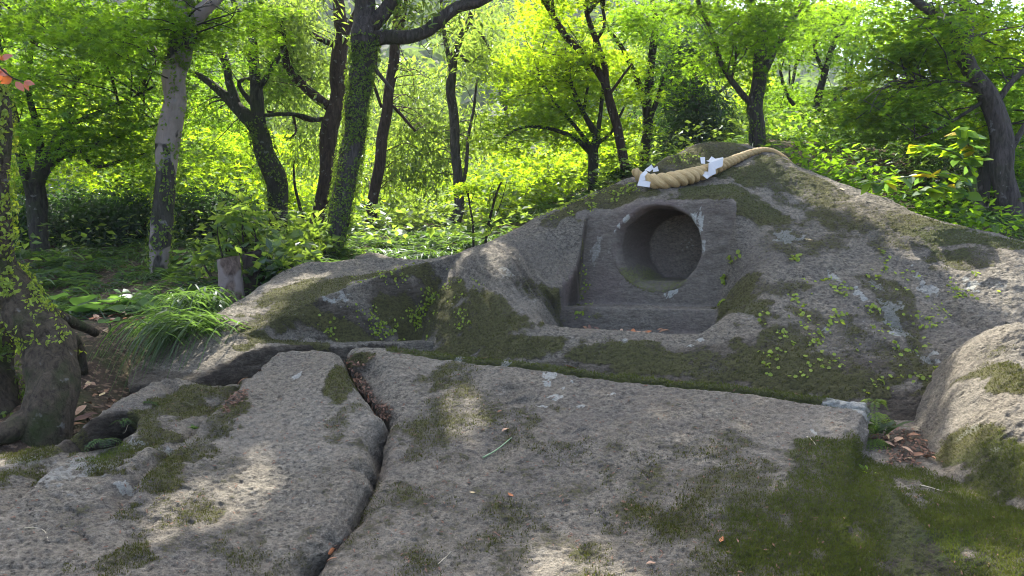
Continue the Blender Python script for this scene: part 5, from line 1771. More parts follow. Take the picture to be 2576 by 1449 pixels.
def round_plant(name, label, base, leaves, seed, group=None):
    """leaves: [(u, v, d, size)] where each blade is seen"""
    rng = RG(seed)
    o = empty(name, base, label, 'plant', group)
    st = []
    for (u, v, d, s) in leaves:
        P = W(u, v, d)
        lf = bpy.data.objects.new('leaf', ROUND)
        COL.objects.link(lf)
        lf.parent = o
        lf.location = P - base
        lf.rotation_euler = (rng.normal(-.12, .22) + .15, rng.normal(0, .22), rng.uniform(0, 6.28))
        lf.scale = (s, s, s)
        q = base + np.r_[rng.normal(0, .05, 2), -.03]
        m = (P + q) / 2 + np.r_[rng.normal(0, .03, 2), .05]
        t = np.linspace(0, 1, 6)[:, None]
        st.append(tube_np(q * (1 - t) ** 2 + 2 * m * t * (1 - t) + (P - [0, 0, .02 * s]) * t * t, np.full(6, .0035), 4))
    V, fs = join(st)
    new_obj('stalks', mesh_np('stalks', V - base, fs), STALK, o)
    return o


STALK = plain('green_stalk', (.06, .085, .03), .6)
rng = RG(41)
for k, (cu, cv, d, n, ru, rv, s, lab) in enumerate([
        (260, 775, 4.75, 13, 70, 22, .16, 'round-leaved plant behind the swollen root, left of the grass clump'),
        (370, 770, 4.6, 14, 70, 22, .17, 'round-leaved plant half covered by the arching grass'),
        (310, 745, 5.1, 10, 80, 14, .15, 'round-leaved plant at the back of the leafy bank'),
        (900, 598, 7.6, 11, 60, 14, .22, 'broad-leaved plant behind the ivy trunk foot'),
        (1010, 592, 7.8, 12, 70, 12, .22, 'broad-leaved plant in the middle of the sunny bank'),
        (1100, 600, 7.6, 11, 60, 12, .22, 'broad-leaved plant at the swollen foot of the grey forked tree'),
        (620, 600, 6.6, 9, 40, 20, .16, 'round-leaved plant in the shade left of the forked tree'),
        (440, 640, 6.6, 9, 60, 20, .14, 'round-leaved plant beside the banded tree')]):
    L = [(cu + rng.normal(0, ru * .55), cv + rng.normal(0, rv * .55), d + rng.uniform(-.3, .3), s * rng.uniform(.6, 1.15)) for _ in range(n)]
    round_plant('round_leaf_plant', lab, on_ground(cu, cv + 30, d), L, 60 + k)
round_plant('round_leaf_plant', 'two low round leaves by themselves at the edge of the litter bank', on_ground(270, 845, 4.15), [(272, 808, 4.1, .11), (246, 772, 4.2, .10)], 71)
round_plant('round_leaf_plant', 'single flat round leaf resting above the swollen root', on_ground(150, 790, 3.9), [(136, 747, 3.7, .14)], 72)

# ------------------------------------------------------------------ ferns that can be told apart, and the mass of undergrowth
def fern(u, v, d, n, L, label, seed, z=None, mat='fern', a0=0, a1=2 * math.pi, up=.7, name='fern', group=None):
    rng = RG(seed)
    b = W(u, v, d) if z == 'px' else on_ground(u, v, d)
    V, f, lv = fronds(np.repeat(b[None], n, 0), hdir(n, rng, a0, a1), L * rng.uniform(.7, 1.1, n), rng, up=up)
    return tag(new_obj(name, mesh_np(name, V - b, f, False, {'lv': lv}), LEAF[mat], None, b), label, 'fern', group)


fern(1090, 640, 6.3, 7, .42, 'bright fern on the bank right of the pale stones', 81)
fern(1060, 625, 6.7, 7, .40, 'paler fern behind the bright fern', 82)
fern(2200, 500, 5.1, 8, .34, 'low fern on the right rim of the carved rock', 83)
fern(2060, 440, 5.5, 8, .36, 'fern just right of the rope end', 84)

rng = RG(90)
parts = []


def scatter(n, x0, x1, y0, y1):
    return np.c_[rng.uniform(x0, x1, n), rng.uniform(y0, y1, n)]


def clear(xy):
    """keep off the rock and the litter gully"""
    P = np.c_[xy, ground_z(xy[:, 0], xy[:, 1])]
    s, t, h = to_st(P)
    inrock = (H_rear(s, t, False) > h - .05)
    gully = (P[:, 0] < -.9) & (P[:, 0] > -2.4) & (P[:, 1] < 4.6)
    return P[~inrock & ~gully]


P1 = clear(np.vstack([scatter(650, -6.5, -.2, 4.6, 9.5), scatter(200, -1, 1.6, 5.2, 9), scatter(330, 1.5, 6, 4.6, 9.5), scatter(260, -6.5, -2.3, 2.0, 4.8), scatter(200, 3.0, 7, 2.5, 6)]))
k = 5
b = np.repeat(P1, k, 0)
V, f, lv = fronds(b, hdir(len(b), rng), .30 * rng.uniform(.5, 1.3, len(b)), rng, npair=8, up=.8)
und = new_obj('undergrowth', mesh_np('undergrowth', V, f, False, {'lv': lv}), LEAF['fern'])
tag(und, 'ferny undergrowth covering the forest floor under the trees', 'undergrowth', kind='stuff')
P2 = clear(np.vstack([scatter(420, -6, 1.2, 4.8, 10), scatter(160, 1.5, 6, 4.8, 9)]))
b = np.repeat(P2, 9, 0) + np.c_[rng.normal(0, .05, (len(P2) * 9, 2)), np.zeros(len(P2) * 9)]
V, Q, lv = blades(b, hdir(len(b), rng), .34 * rng.uniform(.5, 1.2, len(b)), .010 * rng.uniform(.7, 1.4, len(b)), .7 * rng.uniform(.6, 1.2, len(b)), rng, n=5)
tag(new_obj('wild_grass', mesh_np('wild_grass', V, Q, True, {'lv': lv}), LEAF['grass']), 'scattered grass blades among the ferns on the forest floor', 'grass', kind='stuff')
P3 = clear(np.vstack([scatter(260, -7, -1.8, 6.0, 13), scatter(420, -1.8, 1.4, 6.0, 13), scatter(260, 1.4, 7, 5.2, 12)]))
c = np.repeat(P3, 8, 0) + np.c_[rng.normal(0, .13, (len(P3) * 8, 2)), rng.uniform(.05, .34, len(P3) * 8)]
V, f, lv = leaf_mesh(c, unit(np.c_[rng.normal(0, .5, (len(c), 2)), np.ones(len(c))]), hdir(len(c), rng), .075 * rng.uniform(.6, 1.4, len(c)), 'oval', None, rng)
tag(new_obj('ground_cover', mesh_np('ground_cover', V, f, False, {'lv': lv}), LEAF['laurel']), 'low leafy ground cover between the tree trunks', 'ground cover', kind='stuff')

# ------------------------------------------------------------------ shrubs
def shrub(name, label, base, C, rad, cnt, mat, shape, size, seed, flat=.8, tilt=.8, stem=.012, group=None, cat='shrub'):
    rng = RG(seed)
    o = empty(name, base, label, cat, group)
    tw = []
    for c in C[:40]:
        q = base + np.r_[rng.normal(0, .06, 2), -.05]
        m = q * .5 + c * .5 + np.r_[rng.normal(0, .08, 2), .08]
        t = np.linspace(0, 1, 7)[:, None]
        tw.append(tube_np(q * (1 - t) ** 2 + 2 * m * t * (1 - t) + c * t * t, np.linspace(stem, .003, 7), 5))
    V, fs = join(tw)
    new_obj('stems', mesh_np('stems', V - base, fs), BARK['dark'], o)
    s = cluster_leaves(C, rad * rng.uniform(.7, 1.2, len(C)), cnt, shape, size, flat, tilt, .1, rng)
    crown_object('crown', [s], LEAF[mat], o, base, shape)
    return o


shrub('leafy_shrub', 'glossy-leaved shrub growing behind the two cut stumps', on_ground(630, 690, 5.2), px_blobs([(600, 580, 5.2, 60, 60, 16, .25), (650, 650, 5.1, 60, 50, 14, .25), (560, 640, 5.3, 50, 40, 8, .2), (700, 620, 5.4, 50, 40, 9, .2), (610, 530, 5.3, 30, 25, 6, .15)], RG(201)), .15, 16, 'laurel', 'oval', .085, 201, tilt=.6)
shrub('leafy_shrub', 'low glossy shrub right of the darker cut stump', on_ground(700, 720, 4.9), px_blobs([(690, 690, 4.9, 40, 34, 12, .15)], RG(202)), .12, 16, 'dark', 'oval', .07, 202)
shrub('leafy_shrub', 'shrub with yellow-green leaves between the forked tree and the ivy trunk', on_ground(760, 640, 6.2), px_blobs([(760, 605, 6.2, 50, 30, 12, .2), (730, 640, 5.9, 40, 30, 8, .2)], RG(203)), .16, 20, 'ivy', 'oval', .085, 203)
for k, (u, v, d, ru, rv, n, lab) in enumerate([(190, 556, 8.2, 95, 48, 60, 'dark clipped shrub mass behind the left maple trunk'), (340, 545, 8.0, 95, 52, 66, 'dark shrub mass left of the banded trunk'), (530, 540, 8.4, 90, 44, 56, 'dark shrub mass right of the banded trunk'), (60, 565, 8.0, 75, 45, 40, 'dark shrub mass behind the left edge tree')]):
    shrub('dark_shrub', lab, on_ground(u, v + 60, d), px_blobs([(u, v, d, ru, rv, n, .5)], RG(210 + k)), .28, 95, 'dark', 'oval', .05, 210 + k)
BUSH = 'sunny bushes under the wood'
for k, (u, v, d, ru, rv, n, mat) in enumerate([(250, 500, 11, 110, 34, 30, 'lime'), (430, 490, 11.5, 100, 50, 34, 'lime'), (590, 520, 11, 90, 50, 34, 'lime'), (750, 520, 12, 90, 50, 34, 'lime'), (900, 545, 11.5, 90, 36, 34, 'lime'), (1010, 530, 12.5, 90, 50, 34, 'lime'), (1080, 560, 10.5, 70, 30, 22, 'laurel'),
                                               (1200, 560, 11, 80, 40, 30, 'lime'), (1290, 540, 10, 70, 40, 26, 'lime'), (1380, 500, 10.5, 90, 45, 34, 'lime'), (1530, 460, 11, 60, 40, 20, 'lime'), (1680, 390, 12, 80, 30, 22, 'laurel'), (1830, 360, 11, 80, 30, 20, 'laurel'), (2000, 390, 9, 70, 26, 18, 'maple'), (2150, 400, 9, 90, 36, 24, 'dark'), (2290, 430, 8, 80, 40, 24, 'dark'),
                                               (2420, 460, 7, 60, 50, 20, 'dark'), (2560, 480, 7, 50, 60, 18, 'dark'), (20, 480, 11, 80, 60, 24, 'lime')]):
    lab = where_label({'lime': 'sunlit yellow-green bush', 'laurel': 'green long-leaved bush', 'maple': 'fine-leaved bush', 'dark': 'dark evergreen bush'}[mat], u, v, d)
    shrub('bush', lab, on_ground(u, v + 60, d), px_blobs([(u, v, d, ru, rv, n, .7)], RG(230 + k)), .42, 90, mat, {'laurel': 'long', 'dark': 'oval'}.get(mat, 'maple3'), {'laurel': .12, 'dark': .07}.get(mat, .09), 230 + k, tilt=.6, group=BUSH)

# the big-leaved bright shrub at the right, leaf by leaf
def big_leaf_mesh():
    xs = [0, .12, .3, .5, .68, .85, 1.0]; hw = [.02, .2, .33, .36, .26, .13, 0.0]
    V = []
    for x, w in zip(xs, hw):
        V += [(x, w, .10 * w - .1 * x * x), (x, 0, -.1 * x * x - .02), (x, -w, .10 * w - .1 * x * x)]
    Q = []
    for i in range(len(xs) - 1):
        for j in (0, 1):
            Q.append((3 * i + j, 3 * i + 3 + j, 3 * i + 4 + j, 3 * i + 1 + j))
    return np.array(V), np.array(Q)


bv, bq = big_leaf_mesh()
BIGLEAF = []
for lvv, mt in ((.3, 'lime'), (.7, 'lime'), (.5, 'round')):
    me = mesh_np('leaf', bv, bq, True, {'lv': np.full(len(bv), lvv)})
    me.materials.append(LEAF[mt]); BIGLEAF.append(me)
LEAF['yellow'] = leaf_material('yellowing_leaf', (.45, .33, .02), (.6, .45, .02), .06)
me = mesh_np('leaf', bv, bq, True, {'lv': np.full(len(bv), .5)}); me.materials.append(LEAF['yellow']); BIGLEAF.append(me)
rng = RG(260)
base = on_ground(2440, 560, 4.75)
o = empty('broadleaf_shrub', base, 'bright broad-leaved shrub with a few yellow leaves in front of the crooked tree', 'shrub')
arms = [[(2450, 540, 4.7), (2440, 470, 4.6), (2400, 440, 4.5), (2330, 440, 4.4), (2250, 450, 4.35), (2190, 460, 4.3)],
        [(2450, 500, 4.7), (2440, 430, 4.6), (2410, 390, 4.5), (2350, 370, 4.45), (2310, 370, 4.4)],
        [(2455, 480, 4.7), (2450, 400, 4.6), (2430, 350, 4.5), (2415, 320, 4.45)],
        [(2450, 520, 4.7), (2420, 480, 4.5), (2370, 470, 4.4), (2330, 480, 4.4)]]
tw = []
for arm in arms:
    a = np.array(arm, float)
    Q = spline(W(a[:, 0], a[:, 1], a[:, 2]), 24)
    tw.append(tube_np(Q, np.linspace(.010, .003, 24), 5))
    for i in range(6, 24):
        for s_ in (0, 1, 2):
            if rng.random() < .06:
                continue
            lf = bpy.data.objects.new('leaf', BIGLEAF[3] if rng.random() < .05 else BIGLEAF[rng.integers(0, 3)])
            COL.objects.link(lf); lf.parent = o
            lf.location = Q[i] - base
            sc = .088 * rng.uniform(.5, 1.3)
            lf.scale = (sc, sc, sc)
            lf.rotation_euler = (rng.normal(0, .35), rng.normal(.2, .3), rng.uniform(0, 6.28))
V, fs = join(tw)
new_obj('stems', mesh_np('stems', V - base, fs), STALK, o)

# low herbs along the right rim of the rock
rng = RG(265)
rim = W(*np.array([(1990, 412, 5.3), (2040, 435, 5.25), (2100, 462, 5.15), (2170, 485, 5.0), (2230, 505, 4.9), (2300, 538, 4.78), (2380, 562, 4.65), (2450, 582, 4.55), (2560, 606, 4.4)], float).T)
c = spline(rim, 260) + rng.normal(0, .07, (260, 3)) + [0, .06, 0.02]
c = np.repeat(c, 5, 0) + np.c_[rng.normal(0, .05, (1300, 2)), rng.uniform(-.03, .13, 1300)]
V, f, lv = leaf_mesh(c, unit(np.c_[rng.normal(0, .5, (len(c), 2)), np.ones(len(c))]), hdir(len(c), rng), .055 * rng.uniform(.5, 1.4, len(c)), 'oval', None, rng)
tag(new_obj('rim_herbs', mesh_np('rim_herbs', V, f, False, {'lv': lv}), LEAF['maple']), 'low green herbs growing along the right rim of the carved rock', 'ground cover', kind='stuff')

# orange leaves at the left edge
rng = RG(270)
me = mesh_np('leaf', bv * [1, .8, 1], bq, True, {'lv': np.full(len(bv), .5)}); LEAF['orange'] = leaf_material('rust_leaf', (.45, .12, .04), (.6, .16, .03), .06); me.materials.append(LEAF['orange'])
base = W(-60, 150, 2.3)
o = empty('rust_sprig', base, 'sprig of rusty orange leaves hanging in at the upper left edge', 'branch')
st = spline(W(*np.array([(-60, 150, 2.3), (-10, 165, 2.3), (30, 195, 2.3), (60, 205, 2.3)], float).T), 12)
new_obj('stem', mesh_np('stem', *[(lambda r: (r[0] - base, r[1]))(tube_np(st, np.linspace(.004, .0015, 12), 5))][0]), BARK['brown'], o)
for (u, v, a, s) in [(0, 150, .4, .05), (20, 190, 2.6, .05), (40, 205, -.9, .045), (60, 206, -.2, .04), (30, 195, 3.6, .05), (5, 180, -2.2, .05), (62, 206, -1.2, .035), (-5, 170, 1.4, .05)]:
    lf = bpy.data.objects.new('leaf', me); COL.objects.link(lf); lf.parent = o
    lf.location = W(u, v, 2.3) - base
    lf.scale = (s * .8, s * .8, s * .8)
    lf.rotation_euler = (math.radians(70) + rng.normal(0, .3), -a, 0)

# ------------------------------------------------------------------ straw rope and its paper streamers
def straw_material():
    m, nt = nmat('rice_straw')
    n = N(nt)
    fib = n('ShaderNodeAttribute', attribute_name='fib').outputs['Vector']
    a = n.noise(fib, 9, 3, .6); b = n.noise(fib, 30, 2, .6)
    c = n.mix(n.ramp(a, [(.3, 0), (.7, 1)]), (.66, .43, .16), (.93, .72, .36))
    c = n.mix(n.ramp(b, [(.34, .7), (.46, 0)]), c, (.30, .16, .05))
    bump = n('ShaderNodeBump', {'Height': n.math('ADD', a, n.math('MULTIPLY', b, .6)), 'Strength': 1.0, 'Distance': .012})
    n.out(n('ShaderNodeBsdfPrincipled', {'Base Color': c, 'Roughness': .55, 'Normal': bump.outputs[0]}).outputs[0])
    return m


STRAW = straw_material()
rp = np.array([(1597, 425, 16), (1603, 438, 20), (1620, 450, 27), (1645, 456, 33), (1680, 454, 36), (1720, 447, 36), (1755, 438, 33), (1790, 426, 29), (1820, 414, 25), (1850, 401, 21), (1880, 388, 17), (1905, 380, 14), (1925, 377, 11.5), (1950, 382, 10), (1975, 397, 8.5), (1995, 414, 7)], float)
Hsm = lambda s, t: smax(M_top(s, t), H_hump(s, t), .10)
sf = hit(Hsm, rp[:, 0], rp[:, 1] + rp[:, 2] * .45)
_, _, dr_ = proj(sf)
dr_[0:2] = dr_[2] + .0
dr_[-3:] = np.maximum(dr_[-3:], dr_[-4]); dr_[-1] = dr_[-2] + .02
rp[:, 2] *= 1.12
rr_ = rp[:, 2] * .5 * dr_ / F
RC = W(rp[:, 0], rp[:, 1], dr_ - rr_ * .35)
n = 460
C = spline(RC, n); r = spline(rr_[:, None], n)[:, 0]
T = unit(np.gradient(C, axis=0))
e1 = unit(np.cross(T, [0, 0, 1.0])); e2 = np.cross(e1, T)
seglen = np.linalg.norm(np.gradient(C, axis=0), axis=1)
ph = np.cumsum(seglen / (r * 3.7)) * 2 * math.pi
rope_base = C[n // 2] - [0, 0, r[n // 2]]
rope = empty('straw_rope', rope_base, 'thick twisted golden straw rope lying over the top of the carved rock', 'rope')
for k in range(3):
    a = -ph + k * 2 * math.pi / 3
    S = C + (e1 * np.cos(a)[:, None] + e2 * np.sin(a)[:, None]) * (r * .50)[:, None]
    endt = np.minimum(1, np.minimum(np.arange(n) / 10 + .35, (n - 1 - np.arange(n)) / 30 + .3))
    V, fs = tube_np(S, r * .56 * endt, 14, 0, .05, True, k)
    ang = np.tile(np.linspace(0, 2 * math.pi, 14, endpoint=False), n) - np.repeat(ph * .35, 14)
    fibv = np.c_[np.cos(ang) * 1.6, np.sin(ang) * 1.6, np.repeat(np.cumsum(seglen) * 2.2 + k * 5, 14)]
    fibv = np.vstack([fibv, fibv[:1], fibv[-1:]])
    new_obj('strand', mesh_np('strand', V - rope_base, fs, True, {'fib': fibv}), STRAW, rope)
rng = RG(300)
i = rng.integers(4, n - 10, 130)
a = rng.uniform(0, 6.28, 130)
b0 = C[i] + (e1[i] * np.cos(a)[:, None] + e2[i] * np.sin(a)[:, None]) * (r[i] * .95)[:, None]
V, Q, lv = blades(b0, T[i] * rng.choice([-1, 1], 130)[:, None] + rng.normal(0, .5, (130, 3)), rng.uniform(.015, .045, 130), np.full(130, .0016), rng.uniform(0, 1, 130), rng, n=4, up=.3)
fr = new_obj('loose_straws', mesh_np('loose_straws', V - rope_base, Q, True, {'fib': V * 10}), STRAW, rope)
fr['kind'] = 'stuff'

PAPER, _nt = nmat('white_paper')
_n = N(_nt)
_d = _n('ShaderNodeBsdfDiffuse', {'Color': (.66, .66, .65, 1)}); _t = _n('ShaderNodeBsdfTranslucent', {'Color': (.6, .6, .57, 1)})
_n.out(_n('ShaderNodeMixShader', {0: .25, 1: _d.outputs[0], 2: _t.outputs[0]}).outputs[0])


def zp(x, y):
    return 1565.3 + x / 5.76, 345 + y / 5.76


def paper(label, quads, d0):
    Vs, Qs = [], []
    k = 0
    for q in quads:
        P = np.array([W(*zp(x, y), d0 + dz) for (x, y, dz) in q])
        nrm = unit(np.cross(P[1] - P[0], P[3] - P[0])[None])[0] * .0012
        Vs += list(P) + list(P + nrm)
        Qs += [(k, k + 1, k + 2, k + 3), (k + 7, k + 6, k + 5, k + 4)] + [(k + i, k + 4 + i, k + 4 + (i + 1) % 4, k + (i + 1) % 4) for i in range(4)]
        k += 8
    b = np.mean(Vs, 0)
    o = new_obj('paper_streamer', mesh_np('paper_streamer', np.array(Vs) - b, np.array(Qs), False), PAPER, None, b)
    return tag(o, label, 'paper streamer', 'white paper streamers tucked into the rope')


dl = float(np.interp(1625, rp[:, 0], dr_)) - .06
paper('folded white paper streamer tucked into the left end of the straw rope', [
    [(335, 478, .03), (372, 508, .02), (330, 562, -.03), (262, 545, -.02)], [(262, 545, -.02), (330, 562, -.03), (338, 628, -.04), (246, 612, -.03)],
    [(246, 612, -.03), (412, 648, -.045), (395, 728, -.055), (218, 700, -.045)],
    [(325, 474, .05), (425, 395, .09), (458, 452, .09), (400, 500, .04)], [(450, 455, .08), (510, 418, .11), (530, 490, .10), (445, 502, .05)]], dl)
dl = float(np.interp(1790, rp[:, 0], dr_)) - .05
paper('zigzag white paper streamer across the middle of the straw rope', [
    [(1130, 290, .07), (1200, 288, .07), (1202, 388, .03), (1142, 380, .03)], [(1252, 332, .04), (1295, 278, .08), (1365, 322, .06), (1290, 348, .02)],
    [(1215, 342, .03), (1460, 290, .04), (1466, 308, .0), (1285, 368, -.04)], [(1252, 372, -.05), (1466, 308, .0), (1452, 422, -.02), (1352, 462, -.045)],
    [(1252, 372, -.05), (1352, 440, -.05), (1356, 530, -.06), (1246, 578, -.065)], [(1125, 496, -.02), (1252, 500, -.05), (1248, 578, -.065), (1190, 545, -.05)],
    [(1065, 480, -.02), (1125, 500, -.03), (1270, 568, -.07), (1230, 606, -.075)]], dl)

# ------------------------------------------------------------------ cut stumps
def stump(label, u0, u1, vt, vb, d, tilt, seed, bark):
    a = W((u0 + u1) / 2, vb, d); b = W((u0 + u1) / 2 - 6, vt, d)
    a[2] -= .15
    rad = (u1 - u0) * .5 * d / F
    P = spline(np.array([a, a * .5 + b * .5 + [.01, 0, 0], b]), 16)
    rr = rad * np.linspace(1.15, 1.0, 16)
    V, fs = tube_np(P, rr, 22, 0, .14, False, seed)
    top = slice(15 * 22, 16 * 22)
    V[top, 2] += (V[top, 0] - b[0]) * tilt
    V[14 * 22:15 * 22, 2] += (V[14 * 22:15 * 22, 0] - b[0]) * tilt * .7
    base = a + [0, 0, .15]
    o = empty('tree_stump', base, label, 'stump')
    new_obj('trunk', mesh_np('trunk', V - base, fs), BARK[bark], o)
    ring = V[top]
    c = ring.mean(0)
    W_ = np.vstack([ring * .995 + c * .005 + [0, 0, .004], ring * .5 + c * .5 + [0, 0, -.004], c[None] + [0, 0, -.006]])
    k = np.arange(22); k2 = (k + 1) % 22
    Q = np.stack([k, k2, 22 + k2, 22 + k], -1); Tt = np.stack([22 + k, 22 + k2, np.full(22, 44)], -1)
    new_obj('cut_face', mesh_np('cut_face', W_ - base, [Q, Tt]), plain('sawn_wood', (.22, .17, .13)), o)


stump('pale barked cut stump beside the arching grass', 551, 607, 650, 772, 4.75, .12, 400, 'stump')
stump('darker hollow-looking stump just right of the pale stump', 615, 662, 636, 735, 4.95, .2, 401, 'dark')

# pale stones on the sunny bank
for k, (u, v, d, r, lab) in enumerate([(935, 668, 5.9, .13, 'larger pale sunlit stone behind the rock rim right of the ivy trunk'), (985, 668, 5.8, .08, 'smaller pale stone right of the larger one'), (880, 672, 5.6, .07, 'half-buried stone nearest the ivy trunk foot')]):
    th, phh = np.meshgrid(np.linspace(.02, math.pi - .02, 14), np.linspace(0, 2 * math.pi, 20, endpoint=False), indexing='ij')
    D = np.stack([np.sin(th) * np.cos(phh), np.sin(th) * np.sin(phh), np.cos(th)], -1)
    q = 1 + .25 * noise2(D[..., 0] * 1.5 + k * 5, D[..., 1] * 1.5 + D[..., 2]) + .08 * noise2(D[..., 0] * 5, D[..., 2] * 5 + k)
    V = (D * q[..., None] * [1.3, 1, .7] * r).reshape(-1, 3)
    i, j = np.meshgrid(np.arange(13), np.arange(20), indexing='ij'); j2 = (j + 1) % 20
    Q = np.stack([i * 20 + j, (i + 1) * 20 + j, (i + 1) * 20 + j2, i * 20 + j2], -1).reshape(-1, 4)
    z = np.zeros(len(V))
    me = mesh_np('stone', V, Q, True, {'moss': z + .25, 'green': z, 'lichen': z + .4, 'dark': z, 'soil_shade': z, 'freckle': z + .5})
    tag(new_obj('stone', me, STONE, None, W(u, v, d)), lab, 'stone')

# ------------------------------------------------------------------ moss cushions: short shoots on the mossy parts of each rock
def moss_tufts(rk, n, seed, size=.007):
    rng = RG(seed)
    w = np.clip((rk.A['moss'] - .35) * 2, 0, 1) * (1 - rk.A['soil_shade']) * (rk.d > 0) / np.maximum(rk.d, 1) ** 1.5
    vis = (np.sum(rk.n * (CAM - rk.P), 1) > 0)
    w = w * (vis * .9 + .1)
    i = rng.choice(len(w), n, p=w / w.sum())
    P = rk.P[i] + rng.normal(0, .004, (n, 3))
    nr = rk.n[i]
    up = unit(nr + [0, 0, .5] + rng.normal(0, .45, (n, 3)))
    sd = unit(np.cross(up, rng.normal(size=(n, 3))))
    s = size * rng.uniform(.5, 1.6, n)[:, None]
    V = np.stack([P - sd * s * .28 - nr * .003, P + sd * s * .28 - nr * .003, P + up * s], 1).reshape(-1, 3)
    f = np.arange(3 * n).reshape(-1, 3)
    g = rk.A['green'][i]
    lv = np.clip(rng.random(n) * .5 + g * .5, 0, 1)
    o = new_obj('moss_tufts', mesh_np('moss_tufts', V - rk.base, f, False, {'lv': np.repeat(lv, 3)}), LEAF['moss'], rk.obj)
    o['kind'] = 'stuff'


m, nt = nmat('moss_shoot')
nn = N(nt)
lv = nn.attr('lv')
cc = nn.mix(lv, (.052, .052, .015), (.09, .125, .024))
dd = nn('ShaderNodeBsdfDiffuse', {'Color': cc}); tt = nn('ShaderNodeBsdfTranslucent', {'Color': nn.mix(lv, (.10, .09, .02), (.14, .19, .03))})
nn.out(nn('ShaderNodeMixShader', {0: .35, 1: dd.outputs[0], 2: tt.outputs[0]}).outputs[0])
LEAF['moss'] = m
moss_tufts(rkB, 120000, 1, .005)
moss_tufts(rkC, 30000, 2, .004)
moss_tufts(rkE, 15000, 3, .0045)
moss_tufts(rkM, 40000, 4, .005)

# ------------------------------------------------------------------ little creeping leaves on the carved rock
def creeper(label, patches, size, seed):
    rng = RG(seed)
    idx = []
    for (u, v, ru, rv, n) in patches:
        m = np.where(((rkM.u - u) / ru) ** 2 + ((rkM.v - v) / rv) ** 2 < 1)[0]
        if not len(m):
            continue
        nz = noise2(rkM.s[m] * 9 + seed, rkM.t[m] * 9) + .35 * noise2(rkM.s[m] * 25, rkM.t[m] * 25)
        w = np.clip(nz + .15, 0, 1) ** 1.5 + 1e-6
        idx.append(rng.choice(m, n, p=w / w.sum()))
    i = np.concatenate(idx)
    nr = unit(rkM.n[i] + rng.normal(0, .35, (len(i), 3)))
    P = rkM.P[i] + rkM.n[i] * .008
    V, f, lv = leaf_mesh(P, nr, rng.normal(0, 1, (len(i), 3)) + [0, 0, -.6], size * .72 * rng.uniform(.5, 1.6, len(i)), 'disc', None, rng)
    b = P.mean(0)
    o = new_obj('creeping_fig', mesh_np('creeping_fig', V - b, f, False, {'lv': lv}), LEAF['ivyb'], None, b)
    return tag(o, label, 'creeper', kind='stuff')


creeper('small round creeper leaves dotted over the right flank of the carved rock', [(2060, 790, 150, 90, 210), (2230, 780, 150, 110, 130), (2250, 930, 140, 70, 60), (2000, 900, 130, 50, 70), (2440, 720, 110, 40, 60), (2350, 870, 60, 100, 40)], .021, 501)
creeper('tiny creeper leaves in the dark inner corner left of the bowl', [(1070, 770, 26, 90, 130), (1000, 800, 80, 60, 150), (900, 810, 110, 50, 90), (1150, 750, 70, 80, 110), (960, 720, 90, 40, 60), (1000, 680, 70, 14, 30)], .017, 502)
creeper('creeper strand in the groove left of the niche face', [(1470, 690, 16, 80, 70), (1470, 760, 30, 14, 40)], .015, 503)
creeper('creeper mat on the rock shoulder left of the rope', [(1540, 480, 70, 30, 300), (1440, 520, 60, 24, 200), (1720, 395, 70, 24, 200), (1380, 545, 40, 14, 60)], .017, 504)
creeper('small green tuft on the left end of the carved step', [(1462, 792, 22, 14, 50)], .018, 505)
creeper('sparse sprouts on the right bank of the niche', [(1850, 650, 20, 14, 16), (1830, 700, 14, 10, 14), (1815, 750, 12, 12, 12), (1995, 650, 16, 10, 16), (2200, 660, 40, 30, 16)], .03, 506)

# ------------------------------------------------------------------ sprouts on the slabs
fern(268, 1108, 2.78, 7, .085, 'tiny fern sprouting from the dark hollow of the left slab', 601, 'px')
fern(310, 1062, 2.95, 5, .06, 'tinier fern above the hollow on the left slab', 602, 'px')
fern(375, 1018, 3.08, 5, .06, 'pale tiny fern on the ledge right of the hollow', 603, 'px')
grass_tuft(490, 1080, 2.88, 8, .04, .012, 'tiny green seedling on the mossy ledge of the left slab', seed=604, z='px', spread=.004, sag=.4, name='seedling', cat='seedling')
grass_tuft(2182, 1200, 2.66, 7, .07, .014, 'green seedling standing alone in the lower moss', seed=605, z='px', spread=.003, sag=.3, name='seedling', mat='lime', cat='seedling')
grass_tuft(2212, 1090, 2.97, 14, .13, .013, 'grass sprout at the right end of the slab beside the trench', seed=606, z='px', spread=.015, sag=.4, name='grass_sprout', mat='fern')
for k, (v, n) in enumerate([(1010, 7), (1040, 8), (1070, 8), (1105, 9)]):
    fern(2203 - k * 2, v, 2.98 - .015 * k, n, .075, ['topmost', 'second', 'third', 'lowest'][k] + ' small fern hanging on the right end of the slab', 610 + k, 'px', mat='ivy', up=.2)

# ------------------------------------------------------------------ fallen leaves, stalks
def fallen_mesh(seed, w):
    rng = RG(seed)
    n = 6
    V = []
    for i in range(n + 1):
        x = i / n
        hw = w * math.sin(min(math.pi * (x * .96 + .02), math.pi)) + .004
        curl = .10 * math.sin(x * 3 + seed)
        V += [(x - .5, hw, .22 * hw + curl + .05), (x - .5, 0, curl), (x - .5, -hw, .3 * hw + curl + .03)]
    Q = [(3 * i + j, 3 * i + 3 + j, 3 * i + 4 + j, 3 * i + 1 + j) for i in range(n) for j in (0, 1)]
    return np.array(V), np.array(Q)


FALL = []
for k, (col, w) in enumerate([((.20, .095, .045), .2), ((.36, .22, .13), .22), ((.11, .055, .035), .18), ((.34, .12, .04), .24), ((.48, .36, .18), .2), ((.42, .38, .05), .26)]):
    V, Q = fallen_mesh(k, w)
    me = mesh_np('fallen_leaf', V, Q, True)
    me.materials.append(plain('dead_leaf_%d' % k, col, .7))
    FALL.append(me)


